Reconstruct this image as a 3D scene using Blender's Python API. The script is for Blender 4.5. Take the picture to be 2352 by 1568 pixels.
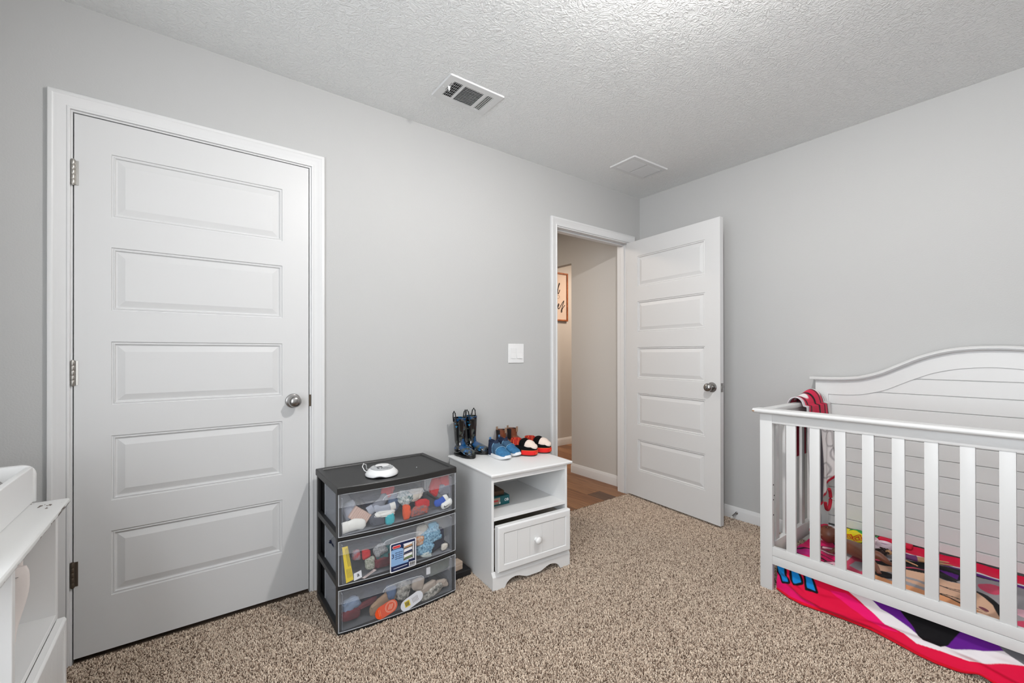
import bpy, bmesh, math, random
import numpy as np
from mathutils import Vector, Matrix, noise

for _o in list(bpy.data.objects):
    bpy.data.objects.remove(_o, do_unlink=True)
sc = bpy.context.scene
COL = sc.collection
R = math.radians

# ---------------------------------------------------------------- camera
# room corner at the origin: back wall is y=0, right wall is x=0, carpet is z=0
CAM = Vector((-3.02669, -2.24527, 1.14594))
yaw, pitch, roll = 0.92749, 0.0026, -0.00126
F = Vector((math.cos(yaw) * math.cos(pitch), math.sin(yaw) * math.cos(pitch), math.sin(pitch)))
Rt = Vector((math.sin(yaw), -math.cos(yaw), 0))
Up = Rt.cross(F)
R2 = math.cos(roll) * Rt + math.sin(roll) * Up
U2 = -math.sin(roll) * Rt + math.cos(roll) * Up
cd = bpy.data.cameras.new('camera')
cd.sensor_width = 36.0
cd.lens = 988.541 * 36.0 / 2352.0
cd.shift_y = 24.652 / 2352.0
cd.clip_start = 0.02
cam = bpy.data.objects.new('camera', cd)
COL.objects.link(cam)
cam.matrix_world = Matrix(((R2.x, U2.x, -F.x, CAM.x), (R2.y, U2.y, -F.y, CAM.y), (R2.z, U2.z, -F.z, CAM.z), (0, 0, 0, 1)))
sc.camera = cam

# ---------------------------------------------------------------- world, light, exposure
sc.view_settings.view_transform = 'Standard'
sc.view_settings.look = 'None'
sc.view_settings.gamma = 1
sc.view_settings.use_curve_mapping = False
sc.view_settings.exposure = 0.05
world = bpy.data.worlds.new('sky')
sc.world = world
world.use_nodes = True
wn = world.node_tree.nodes
bg = wn['Background']
bg.inputs[0].default_value = (0.90, 0.95, 1.0, 1)
bg.inputs[1].default_value = 8.0

def area(name, loc, rot, sx, sy, power, color, portal=False, spread=None):
    d = bpy.data.lights.new(name, 'AREA')
    d.shape = 'RECTANGLE'; d.size = sx; d.size_y = sy
    d.energy = power; d.color = color
    d.cycles.is_portal = portal
    o = bpy.data.objects.new(name, d); COL.objects.link(o)
    o.location = loc; o.rotation_euler = rot
    return o

YN, XL = -3.35, -3.82
WIN = (-2.95, -1.35, 0.60, 2.15)       # window opening (y, y, z, z) in the wall beside the camera, x=XL
area('window_portal', (XL - 0.02, (WIN[0] + WIN[1]) / 2, (WIN[2] + WIN[3]) / 2), (R(90), 0, R(-90)), WIN[1] - WIN[0], WIN[3] - WIN[2], 1, (1, 1, 1), portal=True)
# lamp of the room beyond the hall
area('hall_lamp_and_fill', (1.0, 0.9, 2.38), (0, 0, 0), 0.3, 0.3, 24, (1.0, 0.80, 0.64))
area('hall_lamp_and_fill', (-1.30, 0.95, 2.38), (0, 0, 0), 0.3, 0.3, 16, (1.0, 0.86, 0.74))  # second light is unseen, added inside the hall to brighten its wall

# ---------------------------------------------------------------- materials
def lin(c):
    c = c / 255.0
    return c / 12.92 if c <= 0.04045 else ((c + 0.055) / 1.055) ** 2.4
def rgb(r, g, b):
    return (lin(r), lin(g), lin(b), 1)
_M = {}
def mat(name, color, rough=0.5, metal=0.0, bump=None, var=None, spec=0.5, coat=0.0, emit=None):
    """bump=(scale, strength, distance[, detail]) ; var=(scale, second colour)"""
    if name in _M:
        return _M[name]
    m = bpy.data.materials.new(name); m.use_nodes = True
    nt = m.node_tree; N = nt.nodes; L = nt.links
    b = N['Principled BSDF']
    b.inputs['Base Color'].default_value = color
    b.inputs['Roughness'].default_value = rough
    b.inputs['Metallic'].default_value = metal
    b.inputs['Specular IOR Level'].default_value = spec
    b.inputs['Coat Weight'].default_value = coat
    tc = N.new('ShaderNodeTexCoord')
    if var:
        n = N.new('ShaderNodeTexNoise'); n.inputs['Scale'].default_value = var[0]; n.inputs['Detail'].default_value = 4
        L.new(tc.outputs['Object'], n.inputs['Vector'])
        r = N.new('ShaderNodeMapRange'); r.inputs[1].default_value = 0.35; r.inputs[2].default_value = 0.65
        L.new(n.outputs['Fac'], r.inputs[0])
        mx = N.new('ShaderNodeMix'); mx.data_type = 'RGBA'
        L.new(r.outputs[0], mx.inputs['Factor'])
        mx.inputs['A'].default_value = color; mx.inputs['B'].default_value = var[1]
        L.new(mx.outputs['Result'], b.inputs['Base Color'])
    if bump:
        n = N.new('ShaderNodeTexNoise'); n.inputs['Scale'].default_value = bump[0]
        n.inputs['Detail'].default_value = bump[3] if len(bump) > 3 else 3
        L.new(tc.outputs['Object'], n.inputs['Vector'])
        bp = N.new('ShaderNodeBump'); bp.inputs['Strength'].default_value = bump[1]; bp.inputs['Distance'].default_value = bump[2]
        L.new(n.outputs['Fac'], bp.inputs['Height']); L.new(bp.outputs['Normal'], b.inputs['Normal'])
    if emit:
        b.inputs['Emission Color'].default_value = emit[0]; b.inputs['Emission Strength'].default_value = emit[1]
    _M[name] = m
    return m

WALL = mat('wall_paint', (0.505, 0.505, 0.500, 1), 0.75, bump=(170, 0.25, 0.002), spec=0.3)
HALLW = mat('hall_wall_paint', (0.56, 0.545, 0.52, 1), 0.75, bump=(170, 0.25, 0.002), spec=0.3)
TRIM = mat('trim_paint', (0.71, 0.71, 0.71, 1), 0.38, spec=0.4)
DOOR = mat('door_paint', (0.655, 0.655, 0.655, 1), 0.42, spec=0.4)
CRIBP = mat('white_crib_paint', (0.68, 0.68, 0.675, 1), 0.36, spec=0.45, bump=(14, 0.05, 0.002))
FURN = mat('white_furniture_paint', (0.79, 0.79, 0.785, 1), 0.36, spec=0.45, bump=(14, 0.05, 0.002))
NICKEL = mat('satin_nickel', (0.36, 0.35, 0.34, 1), 0.26, 1.0)
HINGE = mat('hinge_metal', (0.42, 0.40, 0.37, 1), 0.35, 1.0)
BRONZE = mat('old_bronze', (0.16, 0.13, 0.10, 1), 0.4, 0.9)
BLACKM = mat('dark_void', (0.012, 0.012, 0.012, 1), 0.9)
BLKPL = mat('black_plastic', (0.018, 0.018, 0.018, 1), 0.42, bump=(260, 0.08, 0.001))
WHPL = mat('white_plastic', (0.80, 0.80, 0.80, 1), 0.35)

def ceiling_material():
    m = mat('ceiling_texture', (0.86, 0.87, 0.865, 1), 0.8, spec=0.3)
    nt = m.node_tree; N = nt.nodes; L = nt.links; b = N['Principled BSDF']
    tc = N.new('ShaderNodeTexCoord')
    mp = N.new('ShaderNodeMapping'); L.new(tc.outputs['Object'], mp.inputs['Vector'])
    n0 = N.new('ShaderNodeTexNoise'); n0.inputs['Scale'].default_value = 9; n0.inputs['Detail'].default_value = 2
    L.new(mp.outputs[0], n0.inputs['Vector'])
    ad = N.new('ShaderNodeMix'); ad.data_type = 'VECTOR'; ad.inputs['Factor'].default_value = 0.055
    L.new(mp.outputs[0], ad.inputs['A']); L.new(n0.outputs['Color'], ad.inputs['B'])
    n1 = N.new('ShaderNodeTexNoise'); n1.inputs['Scale'].default_value = 55; n1.inputs['Detail'].default_value = 3; n1.inputs['Distortion'].default_value = 1.6
    L.new(ad.outputs['Result'], n1.inputs['Vector'])
    rr = N.new('ShaderNodeMapRange'); rr.inputs[1].default_value = 0.40; rr.inputs[2].default_value = 0.62
    L.new(n1.outputs['Fac'], rr.inputs[0])
    bp = N.new('ShaderNodeBump'); bp.inputs['Strength'].default_value = 0.55; bp.inputs['Distance'].default_value = 0.004
    L.new(rr.outputs[0], bp.inputs['Height']); L.new(bp.outputs['Normal'], b.inputs['Normal'])
    return m
CEIL = ceiling_material()

def vcol_material(name, rough=0.85, sheen=0.3, bump=(900, 0.15, 0.001), spec=0.2):
    m = mat(name, (0.5, 0.5, 0.5, 1), rough, bump=bump, spec=spec)
    nt = m.node_tree; a = nt.nodes.new('ShaderNodeAttribute'); a.attribute_name = 'print'
    nt.links.new(a.outputs['Color'], nt.nodes['Principled BSDF'].inputs['Base Color'])
    nt.nodes['Principled BSDF'].inputs['Sheen Weight'].default_value = sheen
    return m
PRINT = vcol_material('printed_fleece', sheen=0.08)

def frosted(name, fac, tint=(0.80, 0.82, 0.86, 1)):
    m = bpy.data.materials.new(name); m.use_nodes = True
    nt = m.node_tree; N = nt.nodes; L = nt.links
    N.remove(N['Principled BSDF'])
    tr = N.new('ShaderNodeBsdfTransparent'); tr.inputs[0].default_value = (0.95, 0.96, 0.98, 1)
    df = N.new('ShaderNodeBsdfDiffuse'); df.inputs[0].default_value = tint
    gl = N.new('ShaderNodeBsdfGlossy'); gl.inputs['Roughness'].default_value = 0.28; gl.inputs[0].default_value = (0.8, 0.8, 0.8, 1)
    m1 = N.new('ShaderNodeMixShader'); m1.inputs[0].default_value = 0.12
    L.new(df.outputs[0], m1.inputs[1]); L.new(gl.outputs[0], m1.inputs[2])
    m2 = N.new('ShaderNodeMixShader'); m2.inputs[0].default_value = fac
    L.new(tr.outputs[0], m2.inputs[1]); L.new(m1.outputs[0], m2.inputs[2])
    L.new(m2.outputs[0], N['Material Output'].inputs['Surface'])
    return m
FROST = frosted('frosted_clear_plastic', 0.085)
FROST2 = frosted('frosted_edge_plastic', 0.17)

# ---------------------------------------------------------------- mesh helpers
class MB:
    def __init__(s):
        s.bm = bmesh.new()
    def _tf(s, vs, T):
        if T is not None:
            for v in vs: v.co = T @ v.co
    def box(s, x0, x1, y0, y1, z0, z1, bev=0.0, seg=2, T=None):
        vs = [s.bm.verts.new((x, y, z)) for x in (x0, x1) for y in (y0, y1) for z in (z0, z1)]
        idx = ((0, 1, 3, 2), (4, 6, 7, 5), (0, 4, 5, 1), (2, 3, 7, 6), (0, 2, 6, 4), (1, 5, 7, 3))
        fs = [s.bm.faces.new([vs[i] for i in f]) for f in idx]
        s._tf(vs, T)
        if bev > 0:
            es = list({e for f in fs for e in f.edges})
            bmesh.ops.bevel(s.bm, geom=es, offset=bev, segments=seg, profile=0.6, affect='EDGES', clamp_overlap=True)
        return s
    def prism(s, pts, axis, a0, a1, T=None, bev=0.0, seg=1):
        """outline pts (2-D) extruded along axis 'x','y' or 'z' from a0 to a1"""
        def P(p, a):
            return {'x': (a, p[0], p[1]), 'y': (p[0], a, p[1]), 'z': (p[0], p[1], a)}[axis]
        A = [s.bm.verts.new(P(p, a0)) for p in pts]; B = [s.bm.verts.new(P(p, a1)) for p in pts]
        n = len(pts)
        fs = [s.bm.faces.new(A[::-1]), s.bm.faces.new(B)]
        for i in range(n):
            fs.append(s.bm.faces.new((A[i], A[(i + 1) % n], B[(i + 1) % n], B[i])))
        s._tf(A + B, T)
        if bev > 0:
            es = [e for e in set(fs[0].edges) | set(fs[1].edges)]
            bmesh.ops.bevel(s.bm, geom=es, offset=bev, segments=seg, profile=0.6, affect='EDGES', clamp_overlap=True)
        return s
    def loft(s, rings, cap0=True, cap1=True, closed=True, T=None):
        V = [[s.bm.verts.new(p) for p in r] for r in rings]
        n = len(V[0])
        for a, b in zip(V, V[1:]):
            for i in range(n if closed else n - 1):
                j = (i + 1) % n
                s.bm.faces.new((a[i], a[j], b[j], b[i]))
        if cap0 and closed: s.bm.faces.new(V[0][::-1])
        if cap1 and closed: s.bm.faces.new(V[-1])
        for r in V: s._tf(r, T)
        return s
    def lathe(s, prof, n=24, T=None, cap0=True, cap1=True):
        """prof: [(radius, height)] about z"""
        rings = [[(r * math.cos(2 * math.pi * i / n), r * math.sin(2 * math.pi * i / n), z) for i in range(n)] for r, z in prof]
        return s.loft(rings, cap0, cap1, T=T)
    def tube(s, pts, r, n=8, T=None, taper=None):
        pts = [Vector(p) for p in pts]; rings = []
        up = Vector((0, 0, 1))
        for i, p in enumerate(pts):
            d = (pts[min(i + 1, len(pts) - 1)] - pts[max(i - 1, 0)]).normalized()
            a = d.cross(up)
            if a.length < 1e-3: a = d.cross(Vector((1, 0, 0)))
            a.normalize(); b = d.cross(a).normalized()
            rr = r if taper is None else r * taper[i]
            rings.append([tuple(p + a * rr * math.cos(2 * math.pi * k / n) + b * rr * math.sin(2 * math.pi * k / n)) for k in range(n)])
        return s.loft(rings, T=T)
    def ball(s, c, r, sub=2, T=None):
        M = Matrix.Translation(c) @ Matrix.Diagonal((r[0], r[1], r[2], 1)) if not isinstance(r, (int, float)) else Matrix.Translation(c) @ Matrix.Scale(r, 4)
        if T is not None: M = T @ M
        bmesh.ops.create_icosphere(s.bm, subdivisions=sub, radius=1.0, matrix=M)
        return s
    def grid(s, P):
        """P: 2-D list of points"""
        V = [[s.bm.verts.new(p) for p in r] for r in P]
        for i in range(len(V) - 1):
            for j in range(len(V[0]) - 1):
                s.bm.faces.new((V[i][j], V[i][j + 1], V[i + 1][j + 1], V[i + 1][j]))
        return s
    def build(s, name, m, parent=None, smooth=False, label=None, angle=35, loc=None, rot=None, recalc=True):
        if recalc: bmesh.ops.recalc_face_normals(s.bm, faces=s.bm.faces[:])
        me = bpy.data.meshes.new(name)
        s.bm.to_mesh(me); s.bm.free()
        me.materials.append(m)
        if smooth:
            me.polygons.foreach_set('use_smooth', [True] * len(me.polygons))
            if angle: me.set_sharp_from_angle(angle=R(angle))
        o = bpy.data.objects.new(name, me); COL.objects.link(o)
        if parent is not None: o.parent = parent
        if label: o['label'] = label
        if loc is not None: o.location = loc
        if rot is not None: o.rotation_euler = rot
        return o

def thing(name, label, cat, loc=(0, 0, 0), rz=0.0, group=None):
    o = bpy.data.objects.new(name, None); COL.objects.link(o)
    o.empty_display_size = 0.05
    o.location = loc; o.rotation_euler = (0, 0, rz)
    o['label'] = label; o['category'] = cat
    if group: o['group'] = group
    return o
def tag(o, label, cat, group=None):
    o['label'] = label; o['category'] = cat
    if group: o['group'] = group
    return o
def struct(o):
    o['kind'] = 'structure'; return o
def sempty(name, loc=(0, 0, 0), rz=0):
    o = bpy.data.objects.new(name, None); COL.objects.link(o); o.location = loc; o.rotation_euler = (0, 0, rz)
    o['kind'] = 'structure'; return o
def copy_thing(root, loc, rz, label):
    c = root.copy(); COL.objects.link(c); c.location = loc; c.rotation_euler = (0, 0, rz); c['label'] = label
    def rec(a, b):
        for ch in list(a.children):
            d = ch.copy(); COL.objects.link(d); d.parent = b; rec(ch, d)
    rec(root, c)
    return c
def Tm(loc=(0, 0, 0), rx=0, ry=0, rz=0, s=(1, 1, 1)):
    return Matrix.Translation(loc) @ Matrix.Rotation(rz, 4, 'Z') @ Matrix.Rotation(ry, 4, 'Y') @ Matrix.Rotation(rx, 4, 'X') @ Matrix.Diagonal((s[0], s[1], s[2], 1))

# ---------------------------------------------------------------- room shell
H = 2.44
CX0, CX1, CZ = -3.372, -2.563, 2.041       # closet opening (jamb faces) and head
EX0, EX1, EZ = -0.943, -0.150, 2.041       # entry opening
WT = 0.115
w = MB()
w.box(XL, CX0 - 0.02, 0, WT, -0.02, H)
w.box(CX0 - 0.02, CX1 + 0.02, 0, WT, CZ + 0.02, H)
w.box(CX1 + 0.02, EX0 - 0.02, 0, WT, -0.02, H)
w.box(EX0 - 0.02, EX1 + 0.02, 0, WT, EZ + 0.02, H)
w.box(EX1 + 0.02, 0.0, 0, WT, -0.02, H)
struct(w.build('wall_back', WALL))
struct(MB().box(0, WT, YN - WT, WT, -0.02, H).build('wall_right', WALL))
struct(MB().box(XL, WT, YN - WT, YN, -0.02, H).build('wall_front', WALL))
w = MB()
w.box(XL - WT, XL, YN - WT, WIN[0], -0.02, H); w.box(XL - WT, XL, WIN[1], WT, -0.02, H)
w.box(XL - WT, XL, WIN[0], WIN[1], -0.02, WIN[2]); w.box(XL - WT, XL, WIN[0], WIN[1], WIN[3], H)
struct(w.build('wall_left', WALL))
struct(MB().box(XL - WT, WT, YN - WT, WT, H, H + 0.05).build('ceiling', CEIL))
wi = sempty('window_1', (XL - 0.06, (WIN[0] + WIN[1]) / 2, WIN[2]), R(-90))
ww, wh = (WIN[1] - WIN[0]) / 2, WIN[3] - WIN[2]
f = MB()
f.box(-ww, -ww + 0.05, -0.03, 0.03, 0, wh, 0.004); f.box(ww - 0.05, ww, -0.03, 0.03, 0, wh, 0.004)
f.box(-ww, ww, -0.03, 0.03, 0, 0.05, 0.004); f.box(-ww, ww, -0.03, 0.03, wh - 0.05, wh, 0.004); f.box(-ww, ww, -0.02, 0.02, wh / 2 - 0.025, wh / 2 + 0.025, 0.004)
f.build('window_frame', TRIM, wi)
MB().box(-ww - 0.05, ww + 0.05, 0.06, 0.12, -0.03, 0.0, 0.005).build('window_sill', TRIM, wi)

# floor: carpet backing plus the pile as one countless mass of tufts
CARPETB = mat('carpet_backing', rgb(122, 106, 93), 0.95, bump=(420, 0.6, 0.004), spec=0.05, var=(220, rgb(96, 82, 71)))
fl_ = MB(); fl_.box(XL, 0, YN, 0.012, -0.03, -0.004); fl_.box(CX0 - 0.03, CX1 + 0.03, 0.012, 0.080, -0.03, -0.004)
struct(fl_.build('floor', CARPETB))

def carpet_pile():
    m = mat('carpet_yarn', (0.5, 0.5, 0.5, 1), 0.95, spec=0.05)
    nt = m.node_tree
    a = nt.nodes.new('ShaderNodeAttribute'); a.attribute_name = 'tone'; a.attribute_type = 'INSTANCER'
    cr = nt.nodes.new('ShaderNodeValToRGB')
    cr.color_ramp.interpolation = 'LINEAR'
    e = cr.color_ramp.elements
    e[0].position = 0.0; e[0].color = rgb(96, 78, 66)
    e[1].position = 1.0; e[1].color = rgb(240, 224, 205)
    for pos, c in ((0.15, rgb(136, 115, 99)), (0.35, rgb(190, 170, 152)), (0.7, rgb(216, 197, 178))):
        k = e.new(pos); k.color = c
    nt.links.new(a.outputs['Fac'], cr.inputs[0])
    nt.links.new(cr.outputs[0], nt.nodes['Principled BSDF'].inputs['Base Color'])
    # one bent tuft of yarn
    b = MB()
    rings = []
    for k, (z, r, ox, oy) in enumerate(((0, 0.0013, 0, 0), (0.0045, 0.0017, 0.0005, 0.0003), (0.0080, 0.0016, 0.0014, 0.0004), (0.0095, 0.0007, 0.0024, 0.0007))):
        rings.append([(ox + r * math.cos(k * 0.5 + t * 2 * math.pi / 5), oy + r * math.sin(k * 0.5 + t * 2 * math.pi / 5), z) for t in range(5)])
    b.loft(rings, cap0=False)
    tuft = b.build('tuft', m, smooth=True, angle=None)
    COL.objects.unlink(tuft)
    rng = np.random.default_rng(5)
    sp = 0.0041
    xs = np.arange(-3.62, -0.016, sp); ys = np.arange(-2.32, -0.004, sp)
    X, Y = np.meshgrid(xs, ys); X = X.ravel(); Y = Y.ravel()
    n = len(X)
    X = X + rng.uniform(-.5, .5, n) * sp * 0.95; Y = Y + rng.uniform(-.5, .5, n) * sp * 0.95
    # only where the room shows floor: leave out what stands under furniture and the unseen near-left triangle
    dx, dy = X - CAM.x, Y - CAM.y
    dep = dx * F.x + dy * F.y; side = dx * Rt.x + dy * Rt.y
    keep = (dep > 1.15) & (side > -dep * 1.35) & (side < dep * 1.40)
    keep &= ~((X > -2.52) & (X < -2.03) & (Y > -0.40) & (Y < -0.08))
    keep &= ~((X > -0.72) & (Y < -1.38))
    keep &= (Y < -0.006) | (X < -0.16)
    X, Y = X[keep], Y[keep]; n = len(X)
    Z = np.full(n, -0.0055) + rng.uniform(-.0012, .0012, n)
    co = np.stack([X, Y, Z], 1)
    me = bpy.data.meshes.new('carpet_pile'); me.vertices.add(n); me.vertices.foreach_set('co', co.ravel())
    ta = me.attributes.new('tone', 'FLOAT', 'POINT'); ta.data.foreach_set('value', rng.uniform(0, 1, n) ** 0.9)
    ra = me.attributes.new('turn', 'FLOAT_VECTOR', 'POINT')
    # the pile leans in broad brushed patches
    lean = 0.35 + 0.30 * np.sin(X * 3.1 + 1.3 * np.sin(Y * 2.3)) * np.cos(Y * 2.9 + 0.7)
    tz = rng.uniform(0, 2 * math.pi, n)
    rv = np.stack([rng.normal(0, .32, n) + lean * 0.6, rng.normal(0, .32, n), tz], 1)
    ra.data.foreach_set('vector', rv.ravel())
    sa = me.attributes.new('size', 'FLOAT', 'POINT'); sa.data.foreach_set('value', rng.uniform(0.85, 1.25, n))
    o = bpy.data.objects.new('carpet_pile', me); COL.objects.link(o)
    o['kind'] = 'stuff'; o['label'] = 'beige and brown speckled cut pile carpet covering the bedroom floor'; o['category'] = 'carpet'
    ng = bpy.data.node_groups.new('pile', 'GeometryNodeTree')
    ng.interface.new_socket('Geometry', in_out='INPUT', socket_type='NodeSocketGeometry')
    ng.interface.new_socket('Geometry', in_out='OUTPUT', socket_type='NodeSocketGeometry')
    N = ng.nodes; L = ng.links
    gi = N.new('NodeGroupInput'); go = N.new('NodeGroupOutput')
    mp = N.new('GeometryNodeMeshToPoints'); oi = N.new('GeometryNodeObjectInfo'); oi.inputs['Object'].default_value = tuft
    oi.inputs['As Instance'].default_value = True
    ip = N.new('GeometryNodeInstanceOnPoints')
    at = N.new('GeometryNodeInputNamedAttribute'); at.data_type = 'FLOAT_VECTOR'; at.inputs['Name'].default_value = 'turn'
    as_ = N.new('GeometryNodeInputNamedAttribute'); as_.data_type = 'FLOAT'; as_.inputs['Name'].default_value = 'size'
    L.new(gi.outputs[0], mp.inputs['Mesh']); L.new(mp.outputs[0], ip.inputs['Points'])
    L.new(oi.outputs['Geometry'], ip.inputs['Instance'])
    er = N.new('FunctionNodeEulerToRotation')
    L.new(at.outputs['Attribute'], er.inputs[0]); L.new(er.outputs[0], ip.inputs['Rotation'])
    L.new(as_.outputs['Attribute'], ip.inputs['Scale'])
    L.new(ip.outputs[0], go.inputs[0])
    md = o.modifiers.new('pile', 'NODES'); md.node_group = ng
    return o
carpet_pile()

# ---------------------------------------------------------------- trim
def casing_mesh(xa, xb, zt, w=0.058, side=-1, y0=0.0):
    """mitred colonial casing round an opening; xa,xb,zt inner edge; side -1 lies on the -y face"""
    prof = [(0.0, 0.0), (0.0, 0.009), (0.003, 0.0105), (0.007, 0.0105), (0.010, 0.008), (0.016, 0.0095), (0.030, 0.0115), (0.036, 0.0145),
            (0.041, 0.0150), (0.045, 0.0175), (0.052, 0.0175), (0.056, 0.016), (w, 0.0130), (w, 0.0)]
    rings = []
    for wi_, t in prof:
        y = y0 + side * t
        rings.append([(xa - wi_, y, 0.0), (xa - wi_, y, zt + wi_), (xb + wi_, y, zt + wi_), (xb + wi_, y, 0.0)])
    b = MB(); b.loft(rings, closed=False)
    return b
def baseboard_mesh(p0, p1, nrm, z0=0.0, h=0.083, t=0.013):
    p0, p1, nrm = Vector(p0), Vector(p1), Vector(nrm)
    prof = [(0, 0), (t, 0), (t, h - 0.024), (t * 0.88, h - 0.019), (t * 0.62, h - 0.013), (t * 0.55, h - 0.006), (t * 0.30, h - 0.001), (0, h)]
    rings = [[tuple(p + nrm * a + Vector((0, 0, z0 + z))) for a, z in prof] for p in (p0, p1)]
    return MB().loft(rings)
struct(baseboard_mesh((CX1 + 0.066, 0, 0), (EX0 - 0.064, 0, 0), (0, -1, 0)).build('baseboard_back', TRIM, smooth=True))
struct(baseboard_mesh((XL, 0, 0), (CX0 - 0.064, 0, 0), (0, -1, 0)).build('baseboard_back_2', TRIM, smooth=True))
struct(baseboard_mesh((0, -0.001, 0), (0, YN, 0), (-1, 0, 0)).build('baseboard_right', TRIM, smooth=True))

# ---------------------------------------------------------------- five-panel doors
PZ = [(1.670, 1.912), (1.312, 1.555), (0.949, 1.193), (0.583, 0.832), (0.221, 0.467)]
def panel_rings(x0, x1, z0, z1, y, s):
    """moulded panel: rings from the opening edge inwards (inset, depth below face)"""
    rr = [(0.0, 0.0), (0.0015, 0.0045), (0.005, 0.0050), (0.0075, 0.0030), (0.010, 0.0034), (0.0125, 0.0095), (0.0165, 0.0098), (0.040, 0.0030), (0.0415, 0.0030)]
    out = []
    for a, d in rr:
        yy = y + s * d
        out.append([(x0 + a, yy, z0 + a), (x1 - a, yy, z0 + a), (x1 - a, yy, z1 - a), (x0 + a, yy, z1 - a)])
    return out
def door_leaf(parent, W, hinge_inset, latch_inset, Z0=0.017, Z1=2.037, T=0.035, flip=False):
    """leaf from x=0 (hinge) to x=W; faces at y=0 and y=T"""
    xs = [0, hinge_inset, W - latch_inset, W]
    zs = [Z0]
    for a, b_ in sorted(PZ): zs += [a, b_]
    zs.append(Z1)
    b = MB()
    for y in (0, T):
        V = {}
        for i, x in enumerate(xs):
            for j, z in enumerate(zs): V[i, j] = b.bm.verts.new((x, y, z))
        for i in range(3):
            for j in range(len(zs) - 1):
                if i == 1 and j % 2 == 1: continue
                b.bm.faces.new((V[i, j], V[i + 1, j], V[i + 1, j + 1], V[i, j + 1]))
    for (xa, za, xb, zb) in ((0, Z0, W, Z0), (W, Z0, W, Z1), (W, Z1, 0, Z1), (0, Z1, 0, Z0)):
        b.bm.faces.new([b.bm.verts.new(p) for p in ((xa, 0, za), (xb, 0, zb), (xb, T, zb), (xa, T, za))])
    leaf = b.build('door_leaf', DOOR, parent)
    for (z0, z1) in PZ:
        b = MB()
        b.loft(panel_rings(xs[1], xs[2], z0, z1, 0, 1), cap0=False)
        b.loft(panel_rings(xs[1], xs[2], z0, z1, T, -1), cap0=False)
        b.build('panel', DOOR, leaf)
    return leaf
def knob(parent, x, z, y, s, m=NICKEL):
    """round knob on face y, pointing along s (+1/-1 in y)"""
    T = Matrix.Translation((x, y, z)) @ Matrix.Rotation(R(90) * (1 if s < 0 else -1), 4, 'X')
    k = MB().lathe([(0.012, 0.006), (0.011, 0.026), (0.016, 0.031), (0.0245, 0.037), (0.0275, 0.046), (0.0265, 0.055), (0.020, 0.0625), (0.010, 0.0655), (0.0, 0.066)], 28, T, cap0=False, cap1=False).build('door_knob', m, parent, smooth=True, angle=60)
    MB().lathe([(0.0325, 0.0), (0.0335, 0.003), (0.031, 0.007), (0.023, 0.0095), (0.014, 0.010), (0.012, 0.012)], 28, T).build('rosette', m, k, smooth=True, angle=40)
    return k
def hinge(parent, x, y, z, m):
    h = MB()
    for k in range(5):
        h.lathe([(0.0062, 0), (0.0066, 0.0008), (0.0066, 0.0172), (0.0062, 0.018)], 12, Tm((x, y, z - 0.045 + k * 0.018)))
    h.lathe([(0.0, -0.004), (0.0045, -0.003), (0.005, 0.0)], 10, Tm((x, y, z - 0.045)))
    h.lathe([(0.005, 0.0), (0.0045, 0.003), (0.0, 0.004)], 10, Tm((x, y, z + 0.045)))
    h.box(x - 0.012, x + 0.014, y + 0.005, y + 0.007, z - 0.045, z + 0.045)
    return h.build('hinge', m, parent, smooth=True, angle=40)

# closet door (door_1)
d1 = sempty('door_1', (CX0, 0, 0))
W1 = CX1 - CX0 - 0.0075
door_leaf(d1, W1, 0.102, 0.113).location = (0.0035, 0.001, 0)
knob(d1, -2.635 - CX0, 0.924, 0.001, -1)
for z, m_ in ((1.817, HINGE), (1.075, HINGE), (0.331, BRONZE)):
    hinge(d1, 0.0015, -0.0062, z, m_)
j = MB()
j.box(-0.02, 0.0, -0.0005, WT, -0.01, CZ + 0.02); j.box(CX1 - CX0, CX1 - CX0 + 0.02, -0.0005, WT, -0.01, CZ + 0.02); j.box(0, CX1 - CX0, -0.0005, WT, CZ, CZ + 0.02)
j.build('jamb', TRIM, d1)
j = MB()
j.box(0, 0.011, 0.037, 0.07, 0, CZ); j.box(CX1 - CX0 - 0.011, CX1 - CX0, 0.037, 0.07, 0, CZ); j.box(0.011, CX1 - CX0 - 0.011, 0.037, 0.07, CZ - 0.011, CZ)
j.build('shade_stop_strip', BLACKM, d1)  # door stop coloured black to put shade into the gap round the leaf
casing_mesh(-0.006, CX1 - CX0 + 0.008, CZ + 0.007).build('casing', TRIM, d1, smooth=True, angle=30)
MB().box(CX1 - CX0 - 0.0030, CX1 - CX0 + 0.0062, -0.0030, 0.001, 0.893, 0.949, 0.001).build('strike_plate', BRONZE, d1)
MB().box(-0.02, CX1 - CX0 + 0.02, 0.075, WT + 0.01, -0.03, CZ + 0.02).build('closet_void', BLACKM, d1)

# entry door (door_2)
d2 = sempty('door_2', (EX1, 0, 0))
EW = EX1 - EX0
j = MB()
j.box(-EW - 0.02, -EW, -0.0005, WT + 0.0005, -0.01, EZ + 0.02); j.box(0, 0.02, -0.0005, WT + 0.0005, -0.01, EZ + 0.02); j.box(-EW, 0, -0.0005, WT + 0.0005, EZ, EZ + 0.02)
j.build('jamb', TRIM, d2)
j = MB()
j.box(-EW, -EW + 0.011, 0.040, 0.075, -0.008, EZ, 0.002); j.box(-0.011, 0, 0.040, 0.075, -0.008, EZ, 0.002); j.box(-EW + 0.011, -0.011, 0.040, 0.075, EZ - 0.011, EZ, 0.002)
j.build('door_stop_strip', TRIM, d2)
casing_mesh(-EW - 0.006, 0.006 + 0.003, EZ + 0.008).build('casing', TRIM, d2, smooth=True, angle=30)
casing_mesh(-EW - 0.006, 0.006 + 0.003, EZ + 0.008, side=1, y0=WT).build('casing', TRIM, d2, smooth=True, angle=30)
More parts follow.
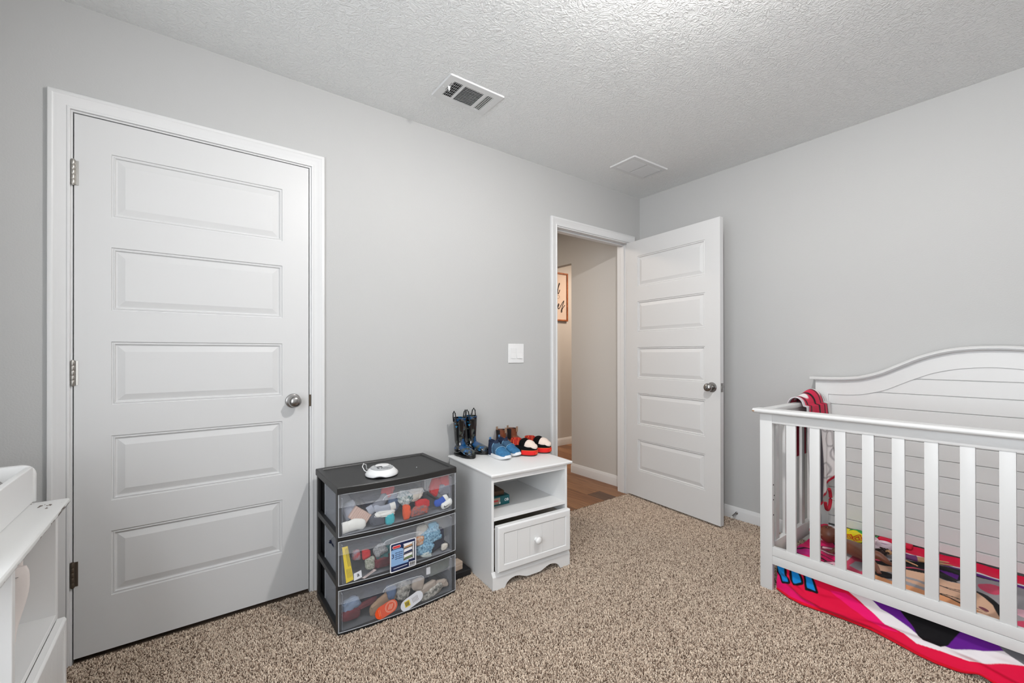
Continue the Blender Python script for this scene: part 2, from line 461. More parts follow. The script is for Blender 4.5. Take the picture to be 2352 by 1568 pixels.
leaf2 = door_leaf(d2, 0.812, 0.112, 0.110)
leaf2.location = (-0.183 - EX1, -0.007, 0)
leaf2.rotation_euler = (0, 0, R(264.6))
knob(leaf2, 0.754, 0.920, 0.0, -1)
knob(leaf2, 0.754, 0.920, 0.035, 1)
lt = MB().box(0.8115, 0.8135, 0.006, 0.029, 0.891, 0.949, 0.0008).build('latch_plate', NICKEL, leaf2)
MB().prism([(0.812, 0.011), (0.824, 0.011), (0.812, 0.025)], 'z', 0.911, 0.929).build('latch_bolt', NICKEL, leaf2)
for z in (1.805, 1.061, 0.33):
    hinge(d2, 0.001, -0.0055, z, HINGE)
# ---------------------------------------------------------------- hall seen through the doorway
HF = -0.010
struct(MB().box(-0.045, 0.02, WT, 0.765, -0.02, H).build('wall_hall_right', HALLW))
struct(MB().box(-0.045, 0.02, 0.765, 1.72, 2.023, H).build('trim_1', HALLW))
struct(MB().box(-2.2, 2.6, 1.72, 1.82, -0.02, H).build('wall_hall_back', HALLW))
struct(MB().box(-2.3, -2.2, WT, 1.82, -0.02, H).build('wall_hall_left', HALLW))
struct(MB().box(2.6, 2.7, -0.2, 1.82, -0.02, H).build('wall_hall_end', HALLW))
struct(MB().box(0.02, 2.6, 0.05, WT, -0.02, H).build('wall_hall_front', HALLW))
struct(MB().box(-2.3, 2.7, 0.0 + WT, 1.82, H, H + 0.05).build('ceiling_2', HALLW))
struct(baseboard_mesh((-0.045, WT + 0.002, 0), (-0.045, 0.765, 0), (-1, 0, 0), z0=HF, h=0.09).build('baseboard_hall', TRIM, smooth=True))
struct(baseboard_mesh((-2.2, 1.72, 0), (2.6, 1.72, 0), (0, -1, 0), z0=HF, h=0.09).build('baseboard_hall_2', TRIM, smooth=True))

def plank_material(name, c1, c2):
    m = mat(name, c1, 0.42, spec=0.4)
    nt = m.node_tree; N = nt.nodes; L = nt.links
    tc = N.new('ShaderNodeTexCoord'); mp = N.new('ShaderNodeMapping'); mp.inputs['Scale'].default_value = (22, 1.6, 1)
    L.new(tc.outputs['Object'], mp.inputs[0])
    n = N.new('ShaderNodeTexNoise'); n.inputs['Scale'].default_value = 3.0; n.inputs['Detail'].default_value = 6; n.inputs['Distortion'].default_value = 0.6
    L.new(mp.outputs[0], n.inputs['Vector'])
    r = N.new('ShaderNodeMapRange'); r.inputs[1].default_value = 0.3; r.inputs[2].default_value = 0.7; L.new(n.outputs['Fac'], r.inputs[0])
    mx = N.new('ShaderNodeMix'); mx.data_type = 'RGBA'; L.new(r.outputs[0], mx.inputs['Factor'])
    mx.inputs['A'].default_value = c1; mx.inputs['B'].default_value = c2
    L.new(mx.outputs['Result'], N['Principled BSDF'].inputs['Base Color'])
    return m
PL = [plank_material('plank_oak_a', rgb(150, 105, 72), rgb(104, 68, 44)), plank_material('plank_oak_b', rgb(164, 120, 84), rgb(118, 80, 54)),
      plank_material('plank_oak_c', rgb(140, 98, 68), rgb(88, 58, 40)), plank_material('plank_oak_dark', rgb(112, 82, 62), rgb(76, 54, 40))]
hf = MB().box(-2.2, 2.6, 0.008, 1.72, -0.04, HF - 0.006).build('floor_hall', BLACKM); struct(hf)
rnd = random.Random(3)
PWD, PLN = 0.150, 1.22
meshes = {}
for i, x0 in enumerate(np.arange(-1.17, 1.1, PWD)):
    ys = [0.010]; off = 0.208 if i == 5 else rnd.uniform(0.15, 1.1)
    if i == 5: ys = [0.010, 0.208, 1.30, 1.715]
    else:
        ys = [0.010, round(0.010 + off, 3), min(1.715, round(0.010 + off + PLN, 3))]
        if ys[-1] < 1.7: ys.append(1.715)
    for k in range(len(ys) - 1):
        L_ = ys[k + 1] - ys[k]
        if L_ < 0.01: continue
        b = MB().box(0.0006, PWD - 0.0006, 0.0006, L_ - 0.0006, -0.006, 0, 0.0007, 1)
        p = b.build('plank', PL[3] if (i == 5 and k == 0) else PL[rnd.randrange(3)], hf)
        p.location = (x0, ys[k], HF)

# framed sign on the far hall wall
PIC_W = mat('picture_frame_wood', rgb(176, 104, 58), 0.5, var=(30, rgb(140, 78, 40)))
PAPER = mat('sign_board', rgb(214, 196, 182), 0.7)
INK = mat('sign_ink', rgb(38, 22, 18), 0.7)
sg = thing('framed_sign', 'wood framed wall sign with brown script lettering hanging on the far hall wall', 'wall sign', (0.555, 1.72, 1.852))
hw, hh = 0.262, 0.302
for a in ((-hw, -hw + 0.018, -hh, hh), (hw - 0.018, hw, -hh, hh), (-hw + 0.018, hw - 0.018, -hh, -hh + 0.018), (-hw + 0.018, hw - 0.018, hh - 0.018, hh)):
    MB().box(a[0], a[1], -0.028, -0.001, a[2], a[3], 0.0015).build('frame_bar', PIC_W, sg)
brd = MB().box(-hw + 0.018, hw - 0.018, -0.014, -0.004, -hh + 0.018, hh - 0.018).build('sign_board', PAPER, sg)
def script(strokes, r, name='script_letter', parent=brd):
    for st in strokes:
        P = []
        st = [Vector((p[0], p[1], 0)) for p in st]
        pts = [st[0]] + st + [st[-1]]
        for i in range(1, len(pts) - 2):
            for t in np.linspace(0, 1, 6, endpoint=False):
                a, b1, c, d = pts[i - 1], pts[i], pts[i + 1], pts[i + 2]
                P.append(0.5 * ((2 * b1) + (-a + c) * t + (2 * a - 5 * b1 + 4 * c - d) * t * t + (-a + 3 * b1 - 3 * c + d) * t ** 3))
        P.append(st[-1])
        MB().tube([(p.x, -0.0145, p.y) for p in P], r, 6).build(name, INK, parent, smooth=True)
# local x is world x-0.555 ; z is world z-1.852 : ".. d / ND / ..ief"
def wl(pts): return [(x - 0.555, z - 1.852) for x, z in pts]
script([wl([(0.640, 1.945), (0.612, 1.955), (0.600, 1.925), (0.618, 1.900), (0.645, 1.935), (0.668, 1.990), (0.680, 2.015), (0.672, 2.018), (0.655, 1.960), (0.648, 1.905), (0.662, 1.893), (0.684, 1.940)]),
        wl([(0.565, 1.94), (0.545, 1.93), (0.55, 1.90), (0.575, 1.90), (0.59, 1.94)]),
        wl([(0.600, 1.775), (0.612, 1.745), (0.622, 1.708), (0.634, 1.708), (0.646, 1.745)]), wl([(0.605, 1.815), (0.600, 1.795)]),
        wl([(0.646, 1.735), (0.664, 1.765), (0.670, 1.748), (0.652, 1.725), (0.660, 1.702), (0.684, 1.715), (0.700, 1.745)]),
        wl([(0.700, 1.740), (0.728, 1.780), (0.753, 1.806), (0.748, 1.788), (0.725, 1.730), (0.705, 1.672), (0.718, 1.664), (0.724, 1.700), (0.768, 1.752)]),
        wl([(0.575, 1.80), (0.572, 1.71)]), wl([(0.575, 1.74), (0.588, 1.76), (0.594, 1.71)])], 0.0052)
script([wl([(0.600, 1.830), (0.600, 1.872)]), wl([(0.600, 1.872), (0.622, 1.830)]), wl([(0.622, 1.830), (0.622, 1.872)]),
        wl([(0.640, 1.872), (0.640, 1.830)]), wl([(0.640, 1.872), (0.665, 1.870), (0.680, 1.851), (0.665, 1.832), (0.640, 1.830)])], 0.0014)

# ---------------------------------------------------------------- ceiling lamp (above the frame)
lampm = mat('lamp_globe', (0.9, 0.9, 0.9, 1), 0.3, emit=((1.0, 0.975, 0.95, 1), 1800.0))
cl = thing('ceiling_lamp', 'small round white ceiling lamp fixed in the middle of the bedroom ceiling', 'lamp', (-1.94, -1.66, H))
MB().lathe([(0.094, 0.0), (0.094, -0.041), (0.090, -0.041), (0.088, -0.012), (0.020, -0.011)], 36).build('lamp_base', WHPL, cl, smooth=True)  # unseen deep rim added to keep the globe's hot spot off the ceiling
MB().ball((0, 0, -0.046), 0.034, 3).build('globe', lampm, cl, smooth=True, angle=None)

# ---------------------------------------------------------------- ceiling registers
REG = mat('register_enamel', (0.74, 0.745, 0.745, 1), 0.4)
rg = thing('supply_register', 'white three way ceiling air register with dark open louvers', 'vent', (-2.058, -0.488, H))
# frame plate with three openings (local x 0..0.30, y 0..0.198)
XE, YE = 0.300, 0.198
ops = [(0.037, 0.084, 0.034, 0.160), (0.098, 0.205, 0.036, 0.166), (0.222, 0.263, 0.035, 0.170)]
b = MB(); xs = [0.0] + [v for o_ in ops for v in o_[:2]] + [XE]
for k in range(0, len(xs), 2): b.box(xs[k], xs[k + 1], 0, YE, -0.0065, -0.0040)
for o_ in ops: b.box(o_[0], o_[1], 0, o_[2], -0.0065, -0.0040); b.box(o_[0], o_[1], o_[3], YE, -0.0065, -0.0040)
b.prism([(0, -0.0005), (-0.0045, -0.0005), (0, -0.0065)], 'y', 0, YE); b.prism([(XE, -0.0005), (XE + 0.0045, -0.0005), (XE, -0.0065)], 'y', 0, YE)
b.prism([(0, -0.0005), (-0.0045, -0.0005), (0, -0.0065)], 'x', 0, XE); b.prism([(YE, -0.0005), (YE + 0.0045, -0.0005), (YE, -0.0065)], 'x', 0, XE)
b.build('face_plate', REG, rg)
MB().box(0.02, 0.28, 0.02, 0.18, -0.0012, -0.0004).build('duct_opening', BLACKM, rg)  # black plate painted in for the shade up the duct
def louver(x0, x1, y0, y1, tilt, axis, n, m=REG, wd=0.010):
    for k in range(n):
        t = (k + 0.5) / n
        if axis == 'x':
            yy = y0 + (y1 - y0) * t
            o = MB().box(0, x1 - x0, -wd / 2, wd / 2, -0.0004, 0.0004).build('louver', m, rg); o.location = (x0, yy, -0.0055); o.rotation_euler = (tilt, 0, 0)
        else:
            xx = x0 + (x1 - x0) * t
            o = MB().box(-wd / 2, wd / 2, 0, y1 - y0, -0.0004, 0.0004).build('louver', m, rg); o.location = (xx, y0, -0.0055); o.rotation_euler = (0, tilt, 0)
louver(ops[0][0], ops[0][1], ops[0][2], ops[0][3], R(-50), 'y', 5, wd=0.0075)
louver(ops[1][0], ops[1][1], ops[1][2], ops[1][3], R(50), 'x', 12, wd=0.0075)
louver(ops[2][0], ops[2][1], ops[2][2], ops[2][3], R(-24), 'y', 4, wd=0.0105)
for k in range(6):
    MB().box(ops[0][0], ops[0][1], 0.045 + k * 0.02, 0.046 + k * 0.02, -0.0035, -0.0015).build('damper_blade', REG, rg)
MB().box(0.030, 0.0315, 0.05, 0.115, -0.0072, -0.0062).build('lever_slot', BLACKM, rg)
lv = MB().prism([(0.024, -0.006), (0.040, -0.006), (0.034, -0.030), (0.030, -0.030)], 'y', 0.079, 0.081).build('lever', REG, rg)
for px_ in ((0.012, 0.10), (0.288, 0.10)):
    MB().lathe([(0.0036, 0.0), (0.003, -0.0012), (0, -0.0016)], 12, Tm((px_[0], px_[1], -0.0063))).build('screw', REG, rg, smooth=True)

gr = thing('return_grille', 'white square ceiling return grille with fine slats near the corner', 'vent', (-0.694, -0.476, H), R(-1.5))
XE, YE = 0.350, 0.208
b = MB()
b.box(0, 0.030, 0, YE, -0.0075, -0.005); b.box(XE - 0.020, XE, 0, YE, -0.0075, -0.005); b.box(0.171, 0.180, 0.03, YE - 0.028, -0.0075, -0.005)
b.box(0.030, XE - 0.020, 0, 0.030, -0.0075, -0.005); b.box(0.030, XE - 0.020, YE - 0.028, YE, -0.0075, -0.005)
for s_ in ((0, -0.006, 'y', YE), (XE, XE + 0.006, 'y', YE)): b.prism([(s_[0], -0.0005), (s_[1], -0.0005), (s_[0], -0.0075)], 'y', 0, YE)
for s_ in ((0, -0.006), (YE, YE + 0.006)): b.prism([(s_[0], -0.0005), (s_[1], -0.0005), (s_[0], -0.0075)], 'x', 0, XE)
b.build('face_plate', REG, gr)
MB().box(0.02, XE - 0.01, 0.02, YE - 0.02, -0.0015, -0.0005).build('duct_opening', BLACKM, gr)  # black plate again, its colour giving the shade behind the slats
for k in range(15):
    yy = 0.034 + k * 0.0100
    for (xa, xb) in ((0.030, 0.166), (0.180, XE - 0.026)):
        o = MB().box(0, xb - xa, -0.0052, 0.0052, -0.0005, 0.0005).build('slat', REG, gr); o.location = (xa, yy, -0.0062); o.rotation_euler = (R(-22), 0, 0)

# ---------------------------------------------------------------- light switch
sw = thing('light_switch', 'white double rocker light switch plate on the wall beside the open doorway', 'switch', (-1.376, 0, 1.083))
MB().box(0, 0.126, -0.0065, 0, 0, 0.125, 0.003, 3).build('switch_plate', WHPL, sw)
for k, x0 in enumerate((0.018, 0.066)):
    rk = MB()
    t = 0.006 if k else 0.0035
    rk.prism([(-0.0066, 0.030), (-0.0066 - t, 0.030), (-0.0082, 0.062), (-0.0078 - (0.0 if k else 0.003), 0.096), (-0.0066, 0.096)], 'x', x0, x0 + 0.044, bev=0.0006)
    rk.build('rocker', WHPL, sw)

# ---------------------------------------------------------------- spring door stop
CHROME = mat('chrome', (0.62, 0.62, 0.62, 1), 0.15, 1.0)
dsx, dsy, dsz = -0.013, -0.800, 0.045
ds = thing('door_stop', 'small chrome spring door stop on the baseboard behind the open door', 'door stop', (dsx, dsy, dsz))
MB().lathe([(0.011, 0), (0.010, 0.004), (0.006, 0.008)], 16, Matrix.Rotation(R(-90), 4, 'Y')).build('mount', CHROME, ds, smooth=True)
pts = [(-0.008 - 0.058 * t, 0.0045 * math.cos(t * 2 * math.pi * 14), 0.0045 * math.sin(t * 2 * math.pi * 14) - 0.012 * t * t) for t in np.linspace(0, 1, 14 * 10)]
MB().tube(pts, 0.0011, 5).build('spring', CHROME, ds, smooth=True)
MB().lathe([(0.0065, 0), (0.0070, 0.006), (0.006, 0.011), (0.0, 0.012)], 14, Tm((-0.064, 0, -0.011), ry=R(-95))).build('rubber_tip', mat('white_rubber', (0.7, 0.69, 0.66, 1), 0.6), ds, smooth=True)
# ---------------------------------------------------------------- three-drawer plastic tower
tw = thing('drawer_tower', 'black plastic tower with three frosted clear drawers full of baby clothes', 'drawers', (-2.276, -0.065, 0))
TWX, TD = 0.274, 0.362          # half width, depth to the front corners
def bow(x): return -0.020 * max(0.0, 1 - (x / 0.27) ** 2)
def bowed(y0, hw, n=18, extra=0.0):
    """front line from -hw to hw, bowed towards the room"""
    return [(-hw + 2 * hw * i / n, y0 + bow(-hw + 2 * hw * i / n) + extra) for i in range(n + 1)]
# lid: flat tray with a raised rim
def lid_outline(inset):
    f = bowed(-TD - 0.006 + inset, TWX - inset)
    return f + [(TWX - inset, -inset), (-TWX + inset, -inset)]
b = MB()
o0, o1, o2 = lid_outline(0.0), lid_outline(0.003), lid_outline(0.030)
rings = [[(x, y, 0.575) for x, y in o0], [(x, y, 0.600) for x, y in o0], [(x, y, 0.6035) for x, y in o1], [(x, y, 0.6035) for x, y in lid_outline(0.024)], [(x, y, 0.5985) for x, y in lid_outline(0.027)]]
b.loft(rings)
b.build('lid', BLKPL, tw, smooth=True, angle=30)
# embossed maker's mark, too worn to read
MB().box(0.045, 0.105, -TD + 0.012, -TD + 0.016, 0.5983, 0.5992, 0.0003).build('emboss', BLKPL, tw)
def post(x0, x1, y0, y1, z0, z1, bv=0.003): return MB().box(x0, x1, y0, y1, z0, z1, bv).build('corner_post', BLKPL, tw)
for s in (-1, 1):
    xa, xb = (-0.270, -0.256) if s < 0 else (0.256, 0.270)
    post(xa, xb, -TD + 0.002, -TD + 0.032, 0.0, 0.578)
    post(xa, xb, -0.026, -0.002, 0.0, 0.578)
SH = (0.004, 0.190, 0.386)
for z in SH:
    b = MB()
    out = bowed(-TD, 0.266) + [(0.266, -0.004), (-0.266, -0.004)]
    zt = z + 0.012
    b.prism(out, 'z', z if z > 0.01 else 0.0, zt)
    b.box(-0.270, -0.252, -TD + 0.03, -0.02, z if z > 0.01 else 0, zt + 0.012, 0.002); b.box(0.252, 0.270, -TD + 0.03, -0.02, z if z > 0.01 else 0, zt + 0.012, 0.002)
    b.build('shelf_frame', BLKPL, tw)
b = MB(); b.box(-0.256, 0.256, -0.006, -0.002, 0.01, 0.578); b.build('back_panel', BLKPL, tw)
ICE = mat('frosted_rim', (0.50, 0.52, 0.55, 1), 0.35)
for k, (z0, z1) in enumerate(((0.016, 0.186), (0.206, 0.384), (0.402, 0.575))):
    h = z1 - z0
    dr = bpy.data.objects.new('drawer', None)
    b = MB()
    hw = 0.252
    fo = bowed(-TD - 0.004, 0.268); fi = bowed(-TD - 0.004, 0.266, extra=0.0025)
    zl = z1 - 0.052                              # ledge line under the grip band
    # front skin: lower part, ledge, upper part set back a little
    yo = lambda x, e: -TD - 0.004 + bow(x) + e
    xs = [-0.268 + 0.536 * i / 28 for i in range(29)]
    def bandz(x):  # the ledge dips under the handle
        return zl
    def skin(zs): return [[(x, yo(x, e), z) for x in xs] for z, e in zs]
    b.grid(skin(((z0, 0.0), (z0 + 0.004, -0.001), (zl - 0.002, -0.002), (zl, -0.006))))
    front = b.build('drawer', FROST, tw, smooth=True, angle=40)
    MB().grid(skin(((zl, -0.006), (zl + 0.004, -0.0065), (zl + 0.008, -0.003), (z1 - 0.004, -0.001), (z1, -0.002)))).build('grip_band', FROST2, front, smooth=True, angle=40)
    # rim all round the front, thicker so it reads whiter
    b = MB()
    b.tube([(x, yo(x, -0.001), z1) for x in xs], 0.0013, 6); b.tube([(x, yo(x, 0.0), z0) for x in xs], 0.0014, 6)
    b.tube([(-0.268, yo(-0.268, 0), z0), (-0.268, yo(-0.268, 0), z1)], 0.0017, 6); b.tube([(0.268, yo(0.268, 0), z0), (0.268, yo(0.268, 0), z1)], 0.0017, 6)
    b.build('front_rim', ICE, front, smooth=True)
    b = MB()
    b.tube([(x, yo(x, -0.0065), zl + 0.001) for x in xs if abs(x - 0.0) > 0.085 or True], 0.0010, 5)
    b.build('ledge', FROST2, front, smooth=True)
    # pull handle: a hollow overhang in the middle of the ledge
    b = MB()
    hx = [-0.094, -0.090, -0.080, -0.060, -0.03, 0.0, 0.03, 0.060, 0.080, 0.090, 0.094]
    ht = [0.000, 0.010, 0.017, 0.020, 0.022, 0.0225, 0.022, 0.020, 0.017, 0.010, 0.000]
    rows = []
    for e, a in ((-0.004, 1.0), (-0.010, 0.95), (-0.0135, 0.82), (-0.014, 0.5), (-0.0135, -0.05)):
        rows.append([(x * (1.0 if a > 0.9 else 0.985), yo(x, e if t > 0 else e * 0.4), zl + 0.001 + t * a) for x, t in zip(hx, ht)])
    b.grid(rows)
    b.build('pull_handle', FROST2, front, smooth=True, angle=60)
    hr_ = MB(); hr_.tube([(x, yo(x, -0.0095), zl + 0.001 + t) for x, t in zip(hx, ht)], 0.0011, 5); hr_.build('handle_edge', ICE, front, smooth=True)
    # tub behind the front
    b = MB()
    b.box(-hw, hw, -TD + 0.002, -0.085, z0, z0 + 0.0015)
    b.box(-hw, -hw + 0.0015, -TD + 0.002, -0.085, z0 + 0.0015, z1 - 0.02); b.box(hw - 0.0015, hw, -TD + 0.002, -0.085, z0 + 0.0015, z1 - 0.02)
    b.box(-hw, hw, -0.085, -0.083, z0, z1 - 0.02)
    tr = MB(); tr.tube([(-hw, -0.085, z0 + 0.002), (-hw, -0.085, z1 - 0.02), (-hw, -TD + 0.004, z1 - 0.02)], 0.0016, 6); tr.tube([(hw, -0.085, z0 + 0.002), (hw, -0.085, z1 - 0.02), (hw, -TD + 0.004, z1 - 0.02)], 0.0016, 6)
    tr.build('tub_rim', ICE, front, smooth=True)
    b.build('tub', FROST2, front)

# ---- printed sticker and tags on the drawers (all flat print)
INKB = mat('print_navy', rgb(20, 34, 78), 0.5); LBLUE = mat('print_light_blue', rgb(140, 178, 220), 0.5); PWHITE = mat('print_white', rgb(238, 238, 240), 0.45)
PRED = mat('print_red', rgb(214, 62, 66), 0.5); PBLK = mat('print_black', rgb(22, 22, 24), 0.5); PYEL = mat('print_yellow', rgb(238, 208, 20), 0.5)
PORG = mat('print_orange', rgb(236, 84, 36), 0.5); PGRN = mat('print_green', rgb(96, 120, 70), 0.5); PTAN = mat('print_tan', rgb(186, 140, 96), 0.5)
def rrect(x0, x1, z0, z1, r, n=5):
    out = []
    for cx, cz, a in ((x1 - r, z1 - r, 0), (x0 + r, z1 - r, 90), (x0 + r, z0 + r, 180), (x1 - r, z0 + r, 270)):
        out += [(cx + r * math.cos(R(a + 90 * i / n)), cz + r * math.sin(R(a + 90 * i / n))) for i in range(n + 1)]
    return out
def text_mesh(s, size, m, parent, loc, rot=(R(90), 0, 0), name='lettering', extr=0.00015, align='CENTER', bold=0.0):
    c = bpy.data.curves.new(name, 'FONT'); c.body = s; c.size = size; c.extrude = extr; c.align_x = align; c.align_y = 'CENTER'; c.resolution_u = 2
    c.offset = bold
    o = bpy.data.objects.new(name, c)
    COL.objects.link(o)
    dg = bpy.context.evaluated_depsgraph_get()
    me = bpy.data.meshes.new_from_object(o.evaluated_get(dg))
    bpy.data.objects.remove(o)
    me.materials.clear(); me.materials.append(m)
    q = bpy.data.objects.new(name, me); COL.objects.link(q); q.parent = parent; q.location = loc; q.rotation_euler = rot
    return q
def flat(parent, name, pts, y, m, t=0.0004):
    return MB().prism(pts, 'y', y - t, y).build(name, m, parent)
stk = thing('product_sticker', 'blue and white product sticker on the middle drawer showing three drawers', 'sticker', (-2.280, -0.4572, 0.268), R(2))
flat(stk, 'sticker_base', rrect(-0.0605, 0.0605, -0.0625, 0.0625, 0.007), 0, PWHITE)
flat(stk, 'navy_field', rrect(-0.056, 0.056, -0.058, 0.058, 0.004), -0.0004, INKB)
flat(stk, 'blue_field', rrect(-0.056, 0.024, -0.036, 0.030, 0.004), -0.0008, LBLUE)
flat(stk, 'blue_field', rrect(-0.056, -0.004, -0.034, 0.034, 0.006), -0.0009, LBLUE)
ov = flat(stk, 'red_oval', rrect(-0.050, -0.012, 0.0375, 0.0505, 0.0064), -0.0011, PWHITE)
flat(stk, 'red_oval', rrect(-0.0485, -0.0135, 0.039, 0.049, 0.0048), -0.0015, PRED)
text_mesh('Sterilite', 0.0085, PWHITE, stk, (-0.031, -0.0017, 0.044))
text_mesh('3', 0.026, INKB, stk, (-0.048, -0.0013, 0.006), bold=0.0003)
for k in range(4):
    for q, (xa, xb) in enumerate(((-0.038, -0.026), (-0.024, -0.012), (-0.0105, -0.004))):
        flat(stk, 'printed_word', [(xa, 0.017 - 0.0085 * k), (xb, 0.0175 - 0.0085 * k), (xb, 0.0200 - 0.0085 * k), (xa, 0.0195 - 0.0085 * k)], -0.0013, INKB)
ph = flat(stk, 'photo_field', rrect(0.000, 0.052, -0.026, 0.048, 0.001), -0.0012, PWHITE)
for k in range(3):
    flat(stk, 'printed_bar', [(0.000, -0.024 + k * 0.024), (0.044, -0.020 + k * 0.024), (0.044, -0.0165 + k * 0.024), (0.000, -0.0205 + k * 0.024)], -0.0016, PBLK)
    flat(stk, 'printed_content', [(0.003, -0.0195 + k * 0.024), (0.042, -0.0155 + k * 0.024), (0.040, -0.008 + k * 0.024), (0.004, -0.013 + k * 0.024)], -0.0017, (PGRN, INKB, PTAN)[k])
for x in (0.000, 0.0415, 0.049): flat(stk, 'printed_post', [(x, -0.024), (x + 0.002, -0.024), (x + 0.002, 0.045), (x, 0.045)], -0.0018, PBLK)
flat(stk, 'printed_word', [(-0.045, -0.0485), (0.018, -0.0465), (0.018, -0.0445), (-0.045, -0.0465)], -0.0008, PWHITE)
flat(stk, 'barcode_field', rrect(0.026, 0.055, -0.055, -0.038, 0.001), -0.0012, PWHITE)
for k in range(9): flat(stk, 'barcode_bar', [(0.028 + k * 0.0029, -0.053), (0.0292 + k * 0.0029 + 0.0006 * (k % 3), -0.053), (0.0292 + k * 0.0029 + 0.0006 * (k % 3), -0.040), (0.028 + k * 0.0029, -0.040)], -0.0016, PBLK)

ys = thing('warning_strip', 'tall yellow printed paper strip at the left end of the middle drawer', 'paper strip', (-2.505, -0.4335, 0.210), R(1))
flat(ys, 'strip_paper', [(-0.010, 0), (0.020, 0.006), (-0.004, 0.150), (-0.026, 0.150)], 0, PYEL)
for k in range(4): flat(ys, 'printed_line', [(-0.0015 + 0.0042 * k, 0.066), (-0.0005 + 0.0042 * k, 0.066), (-0.0135 + 0.0042 * k, 0.142), (-0.0145 + 0.0042 * k, 0.142)], -0.0005, PBLK)
for k in range(4): flat(ys, 'printed_line', [(-0.003 + 0.0050 * k, 0.018 + 0.001 * k), (-0.002 + 0.0050 * k, 0.018 + 0.001 * k), (-0.008 + 0.0050 * k, 0.056), (-0.009 + 0.0050 * k, 0.056)], -0.0005, PBLK)
wt_ = thing('care_label', 'small white paper label with a round black mark beside the yellow strip', 'label', (-2.469, -0.4375, 0.2115), R(2))
flat(wt_, 'label_paper', [(-0.016, 0), (0.017, 0.006), (0.014, 0.036), (-0.017, 0.030)], 0, PWHITE)
text_mesh('a', 0.024, PBLK, wt_, (0.001, -0.0006, 0.021), rot=(R(90), R(-8), 0), bold=0.0004)
pt = thing('paper_slip', 'pale narrow paper slip lying at the bottom of the middle drawer', 'paper', (-2.422, -0.438, 0.2085), R(2))
flat(pt, 'slip_paper', [(-0.031, 0.006), (-0.020, 0.0), (0.031, 0.020), (0.020, 0.027)], 0, mat('pale_paper', rgb(206, 190, 184), 0.7))
for k in range(2): flat(pt, 'printed_line', [(-0.016, 0.0075 + k * 0.004), (-0.016, 0.009 + k * 0.004), (0.016, 0.0205 + k * 0.004), (0.016, 0.019 + k * 0.004)], -0.0005, mat('print_grey', rgb(140, 120, 116), 0.6))
def capsule(L_, r, n=10):
    return [(L_ / 2 - r + r * math.cos(R(-90 + 180 * i / n)), r * math.sin(R(-90 + 180 * i / n))) for i in range(n + 1)] + [(-L_ / 2 + r + r * math.cos(R(90 + 180 * i / n)), r * math.sin(R(90 + 180 * i / n))) for i in range(n + 1)]
def rotp(P, a): return [(x * math.cos(a) - z * math.sin(a), x * math.sin(a) + z * math.cos(a)) for x, z in P]
ot = thing('orange_tag', 'orange oval hang tag with pale rings in the bottom drawer', 'tag', (-2.352, -0.4485, 0.053), R(1))
A = R(14)
flat(ot, 'tag_card', rotp(capsule(0.100, 0.028), A), 0, PORG)
PCRM = mat('print_cream', rgb(244, 206, 176), 0.6)
def ring2(parent, cx, cz, r, wd, m, y):
    b = MB(); n = 28
    o = [(cx + r * math.cos(2 * math.pi * i / n), y, cz + r * math.sin(2 * math.pi * i / n)) for i in range(n)]
    i_ = [(cx + (r - wd) * math.cos(2 * math.pi * i / n), y, cz + (r - wd) * math.sin(2 * math.pi * i / n)) for i in range(n)]
    b.loft([o, i_], False, False); return b.build('printed_ring', m, parent)
ring2(ot, 0.018, 0.006, 0.024, 0.0015, PCRM, -0.0006); ring2(ot, 0.018, 0.006, 0.020, 0.001, PCRM, -0.0006)
for k in range(3): flat(ot, 'printed_word', rotp([(-0.011, -0.0012), (0.011, -0.0012), (0.011, 0.0012), (-0.011, 0.0012)], R(76)), -0.0006, PCRM).location = (0.018 + 0.0065 * (k - 1), 0, 0.006)
for k in range(2): flat(ot, 'printed_line', [(-0.024 - 0.006 * k, -0.020), (-0.0232 - 0.006 * k, -0.020), (-0.0285 - 0.006 * k, 0.008), (-0.0293 - 0.006 * k, 0.008)], -0.0006, PCRM)
wg = thing('white_tag', 'white oval price tag with a yellow sticker in the bottom drawer', 'tag', (-2.236, -0.4485, 0.049), R(-1))
flat(wg, 'tag_card', rotp(capsule(0.108, 0.026), R(20)), 0, PWHITE)
flat(wg, 'price_sticker', rotp([(-0.034, -0.013), (-0.010, -0.013), (-0.010, 0.014), (-0.034, 0.014)], R(14)), -0.0006, PYEL)
for k in range(3): flat(wg, 'printed_word', rotp([(-0.0015, -0.009), (0.0015, -0.009), (0.0015, 0.009), (-0.0015, 0.009)], R(14)), -0.0012, PBLK).location = (-0.028 + 0.0055 * k, 0, -0.006 + 0.0015 * k)
for k in range(5): flat(wg, 'printed_line', rotp([(0.003 + 0.006 * k, -0.012), (0.0045 + 0.006 * k, -0.012), (0.0045 + 0.006 * k, 0.012), (0.003 + 0.006 * k, 0.012)], R(17)), -0.0006, mat('print_grey', rgb(140, 120, 116), 0.6))

